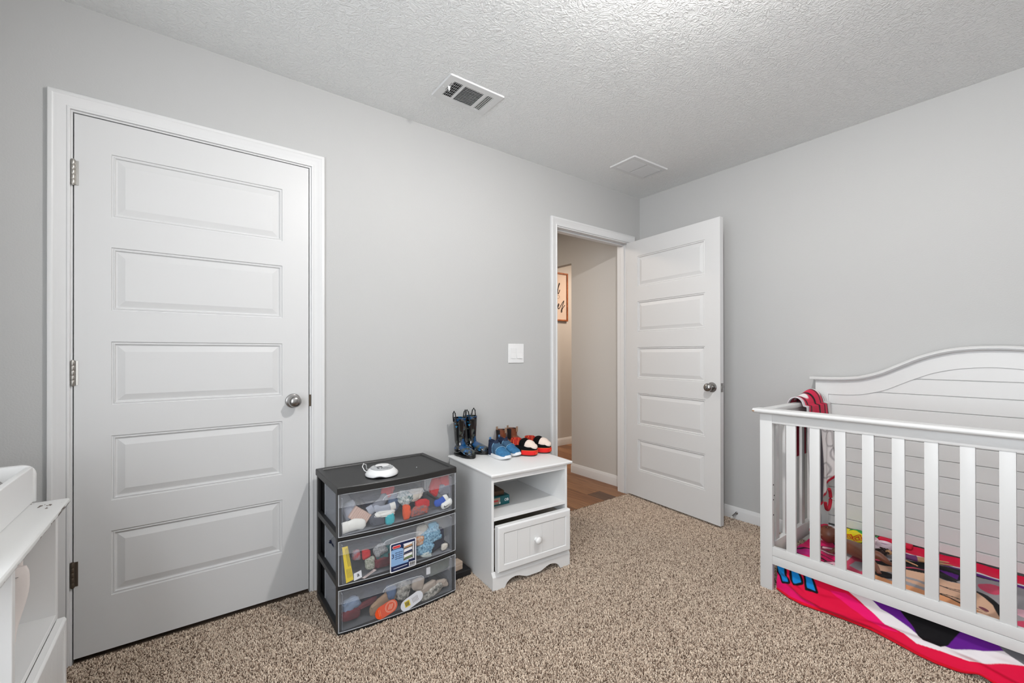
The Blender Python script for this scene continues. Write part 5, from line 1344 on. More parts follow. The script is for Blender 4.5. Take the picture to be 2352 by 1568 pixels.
# tongue and groove planks
zb = [0.2085, 0.293, 0.373, 0.453, 0.533, 0.612, 0.692, 0.772, 0.852, 0.932, 1.011, 1.09]
for k in range(len(zb) - 1):
    z0, z1 = zb[k] + 0.0012, zb[k + 1] - 0.0012
    cols = []
    yy = sorted(set(list(np.round(np.linspace(-1.3465, 2 * CM_ + 1.3465, 3), 4)) + (ysr if z1 > 0.905 else [])), reverse=True)
    for y in yy:
        t_ = min(z1, at_(INNC, min(-1.3461, max(2 * CM_ + 1.3461, y))) + 0.001)
        if t_ > z0 + 0.0015: cols.append((y, t_))
    if len(cols) < 2: continue
    b = MB(); x0, x1 = -0.0525, -0.044; g = 0.0022
    lo0 = [(y, z0) for y, t_ in cols]; hi0 = cols
    V = []
    for x, dz in ((x1, 0), (x0 + g, 0), (x0, g)):
        V.append([b.bm.verts.new((x, y, z0 + dz)) for y, t_ in cols]); V.append([b.bm.verts.new((x, y, max(z0 + dz + 0.0004, t_ - dz))) for y, t_ in cols])
    n = len(cols)
    for i in range(n - 1):
        for (p, q) in ((0, 2), (2, 4), (4, 5), (5, 3), (3, 1), (1, 0)):
            b.bm.faces.new((V[p][i], V[p][i + 1], V[q][i + 1], V[q][i]))
    for i in (0, n - 1): b.bm.faces.new((V[0][i], V[2][i], V[4][i], V[5][i], V[3][i], V[1][i]))
    b.build('plank', CRIBP, hb)
b = MB(); quadstrip([(y, 0.165) for y in ysr], [(y, at_(INNC, y) + 0.02) for y in ysr], -0.044, -0.039)
b.build('backing_board', CRIBP, hb)
for ya in (CY0 - 0.004, CY1 + 0.034):
    cbox('rear_leg', -0.036, -0.022, ya, ya - 0.03, 0.0, 0.95)

# mattress on the floor of the crib
mt_ = MB().box(-0.735, -0.075, CY1 + 0.06, CY0 - 0.064, 0.006, 0.138, 0.03, 4).build('crib_mattress', mat('mattress_cover', rgb(120, 60, 74), 0.85), None, smooth=True, angle=60)
tag(mt_, 'low crib mattress hidden under the printed fleece blanket', 'mattress')

# ---- printed fleece blanket: a sheet over the mattress that falls over its front edge to the carpet
def inpoly(X, Y, P):
    P = np.array(P, float); n = len(P); c = np.zeros(X.shape, bool); j = n - 1
    for i in range(n):
        xi, yi = P[i]; xj, yj = P[j]
        with np.errstate(divide='ignore', invalid='ignore'):
            cond = ((yi > Y) != (yj > Y)) & (X < (xj - xi) * (Y - yi) / (yj - yi + 1e-12) + xi)
        c ^= cond; j = i
    return c
def nearseg(X, Y, P, w_, closed=False):
    P = [np.array(p, float) for p in P]; m_ = np.zeros(X.shape, bool)
    if closed: P = P + [P[0]]
    for a, b_ in zip(P, P[1:]):
        d = b_ - a; L2 = max(1e-12, d @ d); t = np.clip(((X - a[0]) * d[0] + (Y - a[1]) * d[1]) / L2, 0, 1)
        m_ |= (X - a[0] - t * d[0]) ** 2 + (Y - a[1] - t * d[1]) ** 2 < w_ * w_
    return m_
PINKR = rgb(208, 8, 58); HOT = rgb(222, 14, 100); MAG = rgb(186, 30, 120); WHT = rgb(222, 216, 218); GRY = rgb(158, 154, 158); DGR_ = rgb(96, 96, 100); BLK = rgb(10, 8, 12); PUR = rgb(92, 22, 128); BLU = rgb(12, 126, 196); YLW = rgb(222, 214, 30); SKN = rgb(218, 176, 148); PCH = rgb(230, 160, 112); ROS = rgb(206, 70, 100); LPNK = rgb(234, 182, 196)
edge = [(-1.300, -0.757), (-1.345, -0.762), (-1.380, -0.782), (-1.413, -0.800), (-1.470, -0.812), (-1.518, -0.808), (-1.570, -0.797), (-1.624, -0.792), (-1.711, -0.790), (-1.760, -0.802), (-1.825, -0.822), (-1.870, -0.835), (-1.912, -0.840), (-1.967, -0.832), (-2.019, -0.820), (-2.10, -0.822), (-2.30, -0.85), (-2.70, -0.83)]
NY, NS = 860, 400
yv = np.linspace(-1.3465, -2.30, NY)
xe = np.interp(-yv, [-a for a, _ in edge], [b_ for _, b_ in edge])
co = np.zeros((NY, NS, 3)); 
s_top = 262
rs = np.random.default_rng(2)
def fbm(X, Y, f, sd):
    out = np.zeros(X.shape)
    r_ = np.random.default_rng(sd)
    for k in range(7):
        a = r_.uniform(0, 2 * np.pi); fr = f * r_.uniform(0.5, 1.8); ph_ = r_.uniform(0, 6.28)
        out += np.sin(fr * (X * np.cos(a) + Y * np.sin(a)) + ph_ + 0.8 * np.sin(fr * 0.6 * (X * np.sin(a) - Y * np.cos(a)) + ph_ * 2)) / 7 * 1.6
    return out
for i, y in enumerate(yv):
    xt = np.linspace(-0.0615, -0.725, s_top)
    co[i, :s_top, 0] = xt; co[i, :s_top, 1] = y; co[i, :s_top, 2] = 0.147
    t = np.linspace(0, 1, NS - s_top + 1)[1:]
    # rounded shoulder then slope to the carpet edge
    sh = np.clip(t / 0.16, 0, 1)
    x1 = -0.725 - 0.022 * np.sin(sh * np.pi / 2); z1 = 0.147 - 0.022 * (1 - np.cos(sh * np.pi / 2))
    u = np.clip((t - 0.16) / 0.84, 0, 1)
    x = x1 + (xe[i] + 0.747) * (u ** 1.15); z = z1 - (0.125 - 0.011) * (1 - (1 - u) ** 1.08)
    co[i, s_top:, 0] = x; co[i, s_top:, 1] = y; co[i, s_top:, 2] = z
X, Y, Zc = co[..., 0], co[..., 1], co[..., 2]
topm = np.zeros((NY, NS), bool); topm[:, :s_top] = True
# wrinkles on top, running folds on the drape
Zc[topm] += (0.004 * fbm(X[topm], Y[topm], 26, 4) + 0.0025 * fbm(X[topm], Y[topm], 60, 5))
Zc[:, :s_top] -= 0.004
Zc[:, :s_top] += 0.012 * np.exp(-np.clip(-X[:, :s_top] - 0.062, 0, None) / 0.03)
dm = ~topm
s_lin = np.zeros((NY, NS)); s_lin[:, s_top:] = np.linspace(0, 1, NS - s_top)[None, :]
fold_y = [(-1.34, 0.075), (-1.542, 0.022), (-1.722, 0.020), (-1.856, 0.018), (-1.987, 0.014), (-2.4, 0.012)]
fz = np.interp(-Y, [-a for a, _ in fold_y], [b_ for _, b_ in fold_y])
amp = np.clip(s_lin * 3, 0, 1) * np.clip((1 - s_lin) * 4 + 0.15, 0, 1)
fold1 = 0.017 * np.exp(-((Zc - fz - 0.004) / 0.010) ** 2) * np.clip((-Y - 1.36) * 12, 0, 1)
fold2 = 0.013 * np.exp(-((Zc - fz - 0.034 - 0.02 * np.sin(Y * 9)) / 0.011) ** 2)
X[dm] -= (amp * (fold1 + fold2 + 0.0055 * fbm(Y * 1.0 + Zc * 2.2, Zc * 3.0, 34, 9)))[dm]
X[:, -1] += 0.003; Zc[:, -1] = 0.006
# the lifted flap near the frame's edge
fl = np.exp(-((Y + 2.02) / 0.030) ** 2) * np.clip((s_lin - 0.72) / 0.28, 0, 1)
Zc += 0.016 * fl * dm; X -= 0.004 * fl * dm
colr = np.zeros((NY, NS, 4)); colr[...] = PINKR
def paint(m_, c): colr[m_] = c
T_ = topm
# ---- top print (flat abstract shapes): pink lettered end, rose, beige, black and grey swashes
U, V = X, Y
paint(T_ & (Y > -1.56), WHT)
paint(T_ & inpoly(U, V, [(-0.36, -1.33), (-0.30, -1.44), (-0.40, -1.50), (-0.60, -1.53), (-0.640, -1.50), (-0.600, -1.425), (-0.590, -1.335)]), HOT)
paint(T_ & inpoly(U, V, [(-0.50, -1.345), (-0.48, -1.42), (-0.56, -1.43), (-0.59, -1.36)]), MAG)
paint(T_ & inpoly(U, V, [(-0.575, -1.335), (-0.590, -1.43), (-0.66, -1.45), (-0.66, -1.335)]), YLW)
for P, w_ in (([(-0.56, -1.335), (-0.50, -1.375), (-0.46, -1.43), (-0.42, -1.48)], 0.006), ([(-0.56, -1.335), (-0.595, -1.40), (-0.60, -1.44), (-0.63, -1.50)], 0.006), ([(-0.47, -1.40), (-0.52, -1.46), (-0.54, -1.53)], 0.004), ([(-0.53, -1.42), (-0.57, -1.49), (-0.60, -1.53), (-0.63, -1.50)], 0.005), ([(-0.30, -1.44), (-0.40, -1.50), (-0.60, -1.53)], 0.005)):
    paint(T_ & nearseg(U, V, P, w_), BLK)
for P in ([(-0.40, -1.43), (-0.385, -1.46), (-0.41, -1.49), (-0.44, -1.50)], [(-0.44, -1.43), (-0.465, -1.47), (-0.47, -1.505)], [(-0.585, -1.50), (-0.56, -1.52), (-0.60, -1.54)]):
    paint(T_ & nearseg(U, V, P, 0.014), BLK); paint(T_ & nearseg(U, V, P, 0.009), LPNK)
paint(T_ & (Y < -1.56) & (U < -0.15), GRY)
paint(T_ & (Y < -1.55) & (Y > -1.68) & (U < -0.34), ROS)
paint(T_ & inpoly(U, V, [(-0.46, -1.575), (-0.44, -1.62), (-0.50, -1.66), (-0.56, -1.62), (-0.53, -1.57)]), GRY)
paint(T_ & inpoly(U, V, [(-0.40, -1.625), (-0.37, -1.72), (-0.355, -1.85), (-0.34, -1.92), (-0.40, -1.97), (-0.47, -2.02), (-0.58, -2.05), (-0.66, -2.02), (-0.74, -1.98), (-0.74, -1.66), (-0.56, -1.64)]), SKN)
paint(T_ & inpoly(U, V, [(-0.56, -1.64), (-0.535, -1.76), (-0.52, -1.90), (-0.56, -1.99), (-0.74, -2.00), (-0.74, -1.64)]), PCH)
for P in ([(-0.475, -1.71), (-0.455, -1.80), (-0.46, -1.845)], [(-0.54, -1.72), (-0.525, -1.80), (-0.53, -1.85)]): paint(T_ & nearseg(U, V, P, 0.017), GRY)
for P, w_ in (([(-0.43, -1.86), (-0.44, -1.90), (-0.44, -1.95)], 0.004), ([(-0.43, -1.86), (-0.425, -1.91), (-0.415, -1.95)], 0.003), ([(-0.52, -1.86), (-0.53, -1.91), (-0.555, -1.955)], 0.005), ([(-0.52, -1.86), (-0.51, -1.92), (-0.52, -1.97)], 0.003), ([(-0.545, -1.97), (-0.548, -2.01)], 0.002), ([(-0.57, -1.97), (-0.573, -2.02)], 0.002)): paint(T_ & nearseg(U, V, P, w_), BLK)
# black sweeping band along the beige field
paint(T_ & inpoly(U, V, [(-0.41, -1.60), (-0.34, -1.66), (-0.24, -1.72), (-0.20, -1.80), (-0.185, -1.90), (-0.26, -1.92), (-0.33, -1.90), (-0.36, -1.93), (-0.40, -2.00), (-0.50, -2.07), (-0.60, -2.075), (-0.585, -2.05), (-0.47, -2.02), (-0.395, -1.965), (-0.34, -1.91), (-0.36, -1.80), (-0.385, -1.70), (-0.42, -1.63)]), BLK)
paint(T_ & nearseg(U, V, [(-0.36, -1.72), (-0.335, -1.76), (-0.31, -1.80)], 0.006), ROS)
paint(T_ & inpoly(U, V, [(-0.60, -2.00), (-0.64, -2.08), (-0.72, -2.08), (-0.70, -2.00)]), BLK)
paint(T_ & inpoly(U, V, [(-0.25, -1.83), (-0.285, -1.87), (-0.30, -1.90), (-0.26, -1.90)]), PUR)
# thick oval spots, part of the abstract print
paint(T_ & (((U + 0.300) / 0.052) ** 2 + ((V + 2.00) / 0.038) ** 2 < 1), ROS); paint(T_ & (((U + 0.46) / 0.05) ** 2 + ((V + 2.12) / 0.05) ** 2 < 1), LPNK); paint(T_ & (((U + 0.58) / 0.04) ** 2 + ((V + 2.14) / 0.06) ** 2 < 1), ROS); paint(T_ & (((U + 0.30) / 0.03) ** 2 + ((V + 2.14) / 0.03) ** 2 < 1), ROS)
paint(T_ & (((U + 0.515) / 0.040) ** 2 + ((V + 1.695) / 0.036) ** 2 < 1), BLK)
paint(T_ & nearseg(U, V, [(-0.19, -1.95), (-0.175, -2.05), (-0.15, -2.12)], 0.012), BLK)
# white and purple line and red border along the headboard
paint(T_ & (U > -0.19) & (Y < -1.6), PUR); paint(T_ & (U > -0.168) & (Y < -1.6), WHT); paint(T_ & (U > -0.150) & (Y < -1.56), PINKR)
# ---- drape print
D_ = dm; A_, B_ = Y, Zc
zz = 0.0
paint(D_, PINKR); 
paint(D_ & inpoly(A_, B_, [(-1.34, 0.09), (-1.42, 0.05), (-1.54, 0.022), (-1.34, 0.0)]), HOT)
paint(D_ & inpoly(A_, B_, [(-1.56, 0.095), (-1.64, 0.060), (-1.75, 0.035), (-1.80, 0.045), (-1.70, 0.075), (-1.62, 0.105)]), HOT)
paint(D_ & inpoly(A_, B_, [(-1.600, 0.160), (-1.622, 0.121), (-1.660, 0.098), (-1.705, 0.075), (-1.757, 0.055), (-1.816, 0.050), (-1.854, 0.039), (-1.925, 0.045), (-1.992, 0.044), (-2.116, 0.087), (-2.30, 0.10), (-2.30, 0.16)]), WHT)
paint(D_ & inpoly(A_, B_, [(-1.660, 0.160), (-1.693, 0.126), (-1.737, 0.098), (-1.787, 0.083), (-1.856, 0.069), (-1.88, 0.062), (-1.95, 0.065), (-2.022, 0.085), (-2.070, 0.107), (-2.09, 0.16)]), PUR)
paint(D_ & inpoly(A_, B_, [(-1.755, 0.160), (-1.784, 0.125), (-1.829, 0.087), (-1.872, 0.056), (-1.918, 0.056), (-1.938, 0.070), (-1.969, 0.126), (-1.98, 0.16)]), BLK)
paint(D_ & inpoly(A_, B_, [(-2.03, 0.16), (-2.052, 0.124), (-2.070, 0.107), (-2.116, 0.091), (-2.30, 0.09), (-2.30, 0.16)]), DGR_)
for q in ([(-1.340, 0.135), (-1.372, 0.130), (-1.379, 0.113), (-1.404, 0.069), (-1.375, 0.057), (-1.352, 0.095)], [(-1.398, 0.140), (-1.430, 0.135), (-1.438, 0.113), (-1.456, 0.086), (-1.426, 0.072), (-1.407, 0.105)], [(-1.452, 0.140), (-1.485, 0.135), (-1.491, 0.113), (-1.517, 0.074), (-1.478, 0.073), (-1.463, 0.108)]):
    paint(D_ & nearseg(A_, B_, q, 0.0065, True), BLK)
for q in ([(-1.340, 0.135), (-1.372, 0.130), (-1.379, 0.113), (-1.404, 0.069), (-1.375, 0.057), (-1.352, 0.095)], [(-1.398, 0.140), (-1.430, 0.135), (-1.438, 0.113), (-1.456, 0.086), (-1.426, 0.072), (-1.407, 0.105)], [(-1.452, 0.140), (-1.485, 0.135), (-1.491, 0.113), (-1.517, 0.074), (-1.478, 0.073), (-1.463, 0.108)]):
    paint(D_ & inpoly(A_, B_, q) & ~nearseg(A_, B_, q, 0.0022, True), BLU)
paint(D_ & (s_lin > 0.93), rgb(214, 12, 38))
def sheet(name, co, colr, m=PRINT, thick=0.004):
    ny, nx = co.shape[:2]
    me = bpy.data.meshes.new(name)
    idx = np.arange(ny * nx).reshape(ny, nx)
    q = np.stack([idx[:-1, :-1], idx[:-1, 1:], idx[1:, 1:], idx[1:, :-1]], -1).reshape(-1, 4)
    me.vertices.add(ny * nx); me.vertices.foreach_set('co', co.reshape(-1).astype(np.float32))
    me.loops.add(q.size); me.loops.foreach_set('vertex_index', q.reshape(-1).astype(np.int32))
    me.polygons.add(len(q)); me.polygons.foreach_set('loop_start', np.arange(0, q.size, 4, dtype=np.int32))
    me.polygons.foreach_set('use_smooth', np.ones(len(q), bool))
    me.update(calc_edges=True); me.validate()
    a = me.color_attributes.new('print', 'FLOAT_COLOR', 'POINT'); a.data.foreach_set('color', colr.reshape(-1).astype(np.float32))
    me.materials.append(m)
    o = bpy.data.objects.new(name, me); COL.objects.link(o)
    if thick:
        sd = o.modifiers.new('thickness', 'SOLIDIFY'); sd.thickness = thick; sd.offset = -1
    return o
def soften(c, n=1):
    for _ in range(n):
        q = c.copy(); q[1:-1, 1:-1] = (4 * c[1:-1, 1:-1] + 2 * (c[:-2, 1:-1] + c[2:, 1:-1] + c[1:-1, :-2] + c[1:-1, 2:]) + c[:-2, :-2] + c[2:, 2:] + c[:-2, 2:] + c[2:, :-2]) / 16
        c = q
    return c
bk2 = sheet('fleece_blanket', co, soften(colr), thick=0.003)
tag(bk2, 'crimson fleece blanket with bold colour print covering the crib mattress and hanging to the carpet', 'blanket')

# ---- hooded towel over the crib's end rail
def towel():
    # two layers folded over the rail: outer side, over the cap, inner side with deep folds
    n_u, n_v = 150, 330                    # u along the rail (x), v over the rail
    u = np.linspace(0, 1, n_u); v = np.linspace(0, 1, n_v)
    Uu, Vv = np.meshgrid(u, v, indexing='ij')
    C = np.zeros((n_u, n_v, 3))
    x = -0.400 + 0.335 * Uu
    outer = 0.30; over = 0.10; inner = 0.50 + 0.16 * np.clip(1 - Uu * 1.9, 0, 1) - 0.13 * np.clip((Uu - 0.55) * 3, 0, 1)
    tot = outer + over + inner; s = Vv * tot
    so = s - outer
    yr = CY0 - 0.018                        # rail middle
    y = np.where(so < 0, yr + 0.040, np.where(so < over, yr + 0.040 * np.cos(np.clip(so / over, 0, 1) * np.pi), yr - 0.040))
    z = np.where(so < 0, 0.862 + so, np.where(so < over, 0.862 + 0.046 * np.sin(np.clip(so / over, 0, 1) * np.pi), 0.862 - (so - over)))
    dn = np.clip((so - over) / 0.35, 0, 1)
    fold = np.sin(Uu * 17 + 1.2 * np.sin(Vv * 3)) * 0.55 + np.sin(Uu * 31 + 2.0) * 0.35
    y = y - np.where(so > over, (0.018 + 0.020 * fold * dn + 0.030 * dn * np.clip((Uu - 0.3) * 1.4, 0, 1)), 0)
    bulge = np.exp(-((Uu - 0.62) / 0.26) ** 2)
    z = z + np.where((so > 0) & (so < over), 0.034 * bulge * np.sin(np.clip(so / over, 0, 1) * np.pi), 0.0)
    y = y - np.where(so > 0, 0.016 * bulge * np.clip(so / over, 0, 1), 0)
    x = x + np.where(so > over, 0.010 * np.sin(Vv * 9 + Uu * 5) * dn, 0)
    C[..., 0] = x; C[..., 1] = y; C[..., 2] = z
    K = np.zeros((n_u, n_v, 4)); K[...] = rgb(232, 228, 228)
    A = Uu; B = so - over                  # B<0 on top, >0 down the inner side
    RD = rgb(206, 34, 72); BK = rgb(10, 8, 10); DR = rgb(176, 20, 46); LG = rgb(176, 172, 174)
    m_ = (B < 0.085) & (A < 0.74)
    K[m_] = RD
    for P, w_ in (([(0.02, -0.14), (0.10, -0.06), (0.16, 0.0), (0.20, 0.09)], 0.016), ([(0.34, -0.14), (0.38, -0.06), (0.42, 0.0), (0.46, 0.09)], 0.022), ([(0.52, -0.12), (0.58, -0.03), (0.62, 0.09)], 0.016), ([(0.0, 0.088), (0.3, 0.092), (0.74, 0.080)], 0.012), ([(0.74, -0.14), (0.70, -0.05), (0.745, 0.02), (0.75, 0.09)], 0.016), ([(0.60, -0.10), (0.80, -0.045), (0.86, -0.01)], 0.008)):
        K[nearseg(A, B * 1.0, P, w_)] = BK
    K[(((A - 0.25) / 0.10) ** 2 + ((B + 0.055) / 0.030) ** 2 < 1)] = rgb(236, 232, 232)
    K[(((A - 0.66) / 0.06) ** 2 + ((B + 0.050) / 0.030) ** 2 < 1)] = rgb(236, 232, 232)
    K[(A < 0.42) & (B > 0.10)] = rgb(70, 66, 72)
    K[(A < 0.42) & (B > 0.10) & (np.sin(A * 60) > 0.2)] = rgb(44, 40, 46)
    K[(A < 0.07)] = rgb(206, 200, 204)
    for k in range(6):
        c = (0.60 + 0.13 * (k % 3), 0.11 + 0.085 * k)
        rr = np.sqrt(((A - c[0]) * 0.33) ** 2 + (B - c[1]) ** 2)
        K[(np.abs(rr - 0.042) < 0.0045) & (B > 0.095) & (A > 0.44)] = LG
    hem = (tot - s < 0.016) & (B > 0)
    K[hem] = DR
    C_ = C
    return sheet('hooded_towel', C_, soften(K), thick=0.005)
tl = towel(); tag(tl, 'white and crimson hooded towel draped over the end rail of the crib', 'towel')
lp = MB(); lp.tube([(-0.205 + 0.040 * math.cos(a), -1.388, 0.340 + 0.058 * math.sin(a)) for a in np.linspace(R(62), R(-170), 24)], 0.0085, 8)
lp.build('hem_loop', mat('crimson_hem', rgb(176, 20, 46), 0.85), tl, smooth=True)

# ---- dolls and toys on the blanket
def skin_figure(name, verts, edges, m, parent, sub=2):
    me = bpy.data.meshes.new(name); me.from_pydata([v[:3] for v in verts], edges, [])
    o = bpy.data.objects.new(name, me); COL.objects.link(o); o.parent = parent
    md = o.modifiers.new('skin', 'SKIN')
    md.use_smooth_shade = True
    for i, v in enumerate(verts):
        r = v[3]
        me.skin_vertices[0].data[i].radius = (r, r if len(v) < 5 else v[4])
    me.skin_vertices[0].data[0].use_root = True
    sb = o.modifiers.new('sub', 'SUBSURF'); sb.levels = sub; sb.render_levels = sub
    me.materials.append(m)
    return o
def add_skin_layer(me): pass
DOLLB = mat('brown_doll_vinyl', rgb(116, 70, 52), 0.38, spec=0.5)
ZB = 0.150
d_ = thing('brown_doll', 'dark brown baby doll with a pink bow lying on its back on the blanket', 'doll', (0, 0, 0))
# body axis: head towards the back corner, feet towards the room
HD = Vector((-0.345, -1.432, ZB + 0.046)); NK = Vector((-0.372, -1.478, ZB + 0.040)); CHv = Vector((-0.392, -1.515, ZB + 0.040)); PV = Vector((-0.432, -1.592, ZB + 0.034))
def V4(x, y, z, r, r2=None): return (x, y, z, r) if r2 is None else (x, y, z, r, r2)
vs = [V4(PV.x, PV.y, PV.z, 0.037, 0.033), V4(-0.412, -1.556, ZB + 0.038, 0.040, 0.036), V4(CHv.x, CHv.y, CHv.z, 0.037, 0.034), V4(NK.x, NK.y, NK.z, 0.017), V4(-0.364, -1.463, ZB + 0.043, 0.019),
      # near leg
      V4(-0.466, -1.612, ZB + 0.030, 0.024), V4(-0.492, -1.638, ZB + 0.028, 0.020), V4(-0.510, -1.662, ZB + 0.018, 0.0155), V4(-0.530, -1.676, ZB + 0.011, 0.0105, 0.008), V4(-0.549, -1.684, ZB + 0.010, 0.008, 0.006),
      # far leg, knee raised
      V4(-0.416, -1.622, ZB + 0.034, 0.024), V4(-0.412, -1.652, ZB + 0.040, 0.020), V4(-0.418, -1.676, ZB + 0.026, 0.0155), V4(-0.415, -1.694, ZB + 0.015, 0.010, 0.008), V4(-0.402, -1.712, ZB + 0.011, 0.009, 0.007),
      # near arm
      V4(-0.424, -1.496, ZB + 0.036, 0.0135), V4(-0.452, -1.502, ZB + 0.026, 0.0115), V4(-0.474, -1.492, ZB + 0.016, 0.0095), V4(-0.488, -1.484, ZB + 0.012, 0.0080, 0.006),
      # far arm
      V4(-0.358, -1.520, ZB + 0.036, 0.0135), V4(-0.336, -1.544, ZB + 0.026, 0.0115), V4(-0.334, -1.570, ZB + 0.016, 0.0095), V4(-0.332, -1.584, ZB + 0.012, 0.0080, 0.006)]
es = [(0, 1), (1, 2), (2, 3), (3, 4), (0, 5), (5, 6), (6, 7), (7, 8), (8, 9), (0, 10), (10, 11), (11, 12), (12, 13), (13, 14), (2, 15), (15, 16), (16, 17), (17, 18), (2, 19), (19, 20), (20, 21), (21, 22)]
def digits(base, dirs, rr, ln):
    for dx, dy in dirs:
        n0 = len(vs); b_ = vs[base]
        vs.append(V4(b_[0] + dx * ln * 0.5, b_[1] + dy * ln * 0.5, b_[2], rr)); vs.append(V4(b_[0] + dx * ln, b_[1] + dy * ln, b_[2] - 0.002, rr * 0.85))
        es.extend([(base, n0), (n0, n0 + 1)])
digits(18, [(-0.95, 0.1), (-0.9, 0.4), (-0.75, 0.65), (-0.5, 0.85), (-0.6, -0.8)], 0.0026, 0.013)
digits(22, [(0.5, -0.85), (0.2, -0.98), (-0.15, -0.98), (-0.45, -0.9), (0.9, -0.3)], 0.0026, 0.013)
for base, ax in ((9, (-0.9, -0.42)), (14, (0.58, -0.80))):
    px_, py_ = -ax[1], ax[0]
    b_ = vs[base]
    for k in range(5):
        o_ = (k - 2) * 0.0042; n0 = len(vs)
        vs.append(V4(b_[0] + ax[0] * 0.009 + px_ * o_, b_[1] + ax[1] * 0.009 + py_ * o_, b_[2] + 0.001, 0.0026)); es.append((base, n0))
skin_figure('body', vs, es, DOLLB, d_)
# head with face turned up
hb_ = MB(); hb_.ball((0, 0, 0), (0.041, 0.045, 0.043), 4)
for v in hb_.bm.verts:
    x, y, z = v.co
    # local frame: face looks along +z ; chin towards -y ; crown +y
    def bumpf(cx, cy, r, a): 
        return a * math.exp(-((x - cx) ** 2 + (y - cy) ** 2) / (r * r)) if z > 0 else 0.0
    v.co.z += bumpf(0, -0.007, 0.006, 0.008) + bumpf(0.017, -0.014, 0.012, 0.004) + bumpf(-0.017, -0.014, 0.012, 0.004) + bumpf(0, -0.021, 0.007, 0.003) - bumpf(0.014, 0.003, 0.007, 0.0045) - bumpf(-0.014, 0.003, 0.007, 0.0045) + bumpf(0, -0.032, 0.007, 0.003)
HM = Matrix.Translation(HD) @ Matrix.Rotation(R(-30), 4, 'Z') @ Matrix.Rotation(R(12), 4, 'X')
for v in hb_.bm.verts: v.co = HM @ v.co
for sx in (-1, 1):
    hb_.ball(HM @ Vector((sx * 0.040, 0.0, -0.003)), (0.0055, 0.009, 0.008), 2)
hd_ = hb_.build('head', DOLLB, d_, smooth=True, angle=None)
EYE = mat('doll_eye', rgb(24, 16, 14), 0.15)
for sx in (-1, 1):
    e_ = MB(); e_.ball((0, 0, 0), (0.0055, 0.0035, 0.0022), 2)
    for v in e_.bm.verts: v.co = HM @ (v.co + Vector((sx * 0.014, 0.003, 0.0382)))
    e_.build('eye', EYE, hd_, smooth=True, angle=None)
mo = MB(); mo.tube([HM @ Vector((x, -0.0205 - 0.002 * math.cos(x * 200), 0.0405)) for x in (-0.007, -0.0035, 0, 0.0035, 0.007)], 0.0011, 5); mo.build('mouth', mat('doll_lips', rgb(120, 44, 44), 0.5), hd_, smooth=True)
BOWM = mat('pink_bow_cloth', rgb(232, 38, 84), 0.8, bump=(300, 0.3, 0.001))
bw = MB()
for s_ in (-1, 1):
    bw.loft([[(s_ * 0.003, dy, dz) for dy, dz in ((-0.005, -0.006), (0.005, -0.006), (0.005, 0.006), (-0.005, 0.006))], [(s_ * 0.018, dy, dz) for dy, dz in ((-0.010, -0.014), (0.010, -0.014), (0.008, 0.014), (-0.008, 0.014))], [(s_ * 0.034, dy, dz) for dy, dz in ((-0.007, -0.019), (0.007, -0.019), (0.005, 0.019), (-0.005, 0.019))]])
bw.ball((0, 0, 0), 0.008, 2)
for v in bw.bm.verts: v.co = Matrix.Translation(HD + Vector((0.022, 0.040, 0.026))) @ Matrix.Rotation(R(-30), 4, 'Z') @ Matrix.Rotation(R(20), 4, 'Y') @ v.co
bw.build('bow', BOWM, hd_, smooth=True, angle=60)

TAND = mat('tan_doll_vinyl', rgb(206, 156, 112), 0.4)
t_ = thing('tan_doll', 'small tan fashion doll with dark curly hair lying near the headboard', 'doll', (0, 0, 0))
vs = [V4(-0.252, -1.742, ZB + 0.014, 0.011, 0.009), V4(-0.262, -1.718, ZB + 0.014, 0.0085), V4(-0.270, -1.698, ZB + 0.016, 0.0115, 0.009), V4(-0.276, -1.680, ZB + 0.016, 0.005), V4(-0.279, -1.672, ZB + 0.017, 0.006),
      V4(-0.236, -1.764, ZB + 0.013, 0.0085), V4(-0.212, -1.796, ZB + 0.012, 0.0072), V4(-0.186, -1.828, ZB + 0.010, 0.0050), V4(-0.170, -1.846, ZB + 0.009, 0.0042, 0.0032), V4(-0.162, -1.856, ZB + 0.008, 0.0036, 0.0024),
      V4(-0.256, -1.770, ZB + 0.013, 0.0085), V4(-0.234, -1.806, ZB + 0.012, 0.0072), V4(-0.212, -1.842, ZB + 0.010, 0.0050), V4(-0.198, -1.862, ZB + 0.009, 0.0042, 0.0032), V4(-0.192, -1.872, ZB + 0.008, 0.0036, 0.0024),
      V4(-0.290, -1.704, ZB + 0.014, 0.0045), V4(-0.306, -1.730, ZB + 0.010, 0.0040), V4(-0.314, -1.756, ZB + 0.008, 0.0034), V4(-0.318, -1.766, ZB + 0.008, 0.0034, 0.002),
      V4(-0.250, -1.694, ZB + 0.014, 0.0045), V4(-0.230, -1.716, ZB + 0.010, 0.0040), V4(-0.214, -1.738, ZB + 0.008, 0.0034), V4(-0.208, -1.746, ZB + 0.008, 0.0032, 0.002)]
es = [(0, 1), (1, 2), (2, 3), (3, 4), (0, 5), (5, 6), (6, 7), (7, 8), (8, 9), (0, 10), (10, 11), (11, 12), (12, 13), (13, 14), (2, 15), (15, 16), (16, 17), (17, 18), (2, 19), (19, 20), (20, 21), (21, 22)]
digits(18, [(-0.25, -0.95), (-0.5, -0.85), (-0.75, -0.65), (0.0, -1.0), (0.6, -0.5)], 0.0012, 0.009)
digits(22, [(0.4, -0.9), (0.6, -0.8), (0.8, -0.6), (0.95, -0.3), (-0.3, -0.9)], 0.0012, 0.009)
skin_figure('body', vs, es, TAND, t_)
DRS = mat('purple_dress', rgb(120, 60, 120), 0.7)
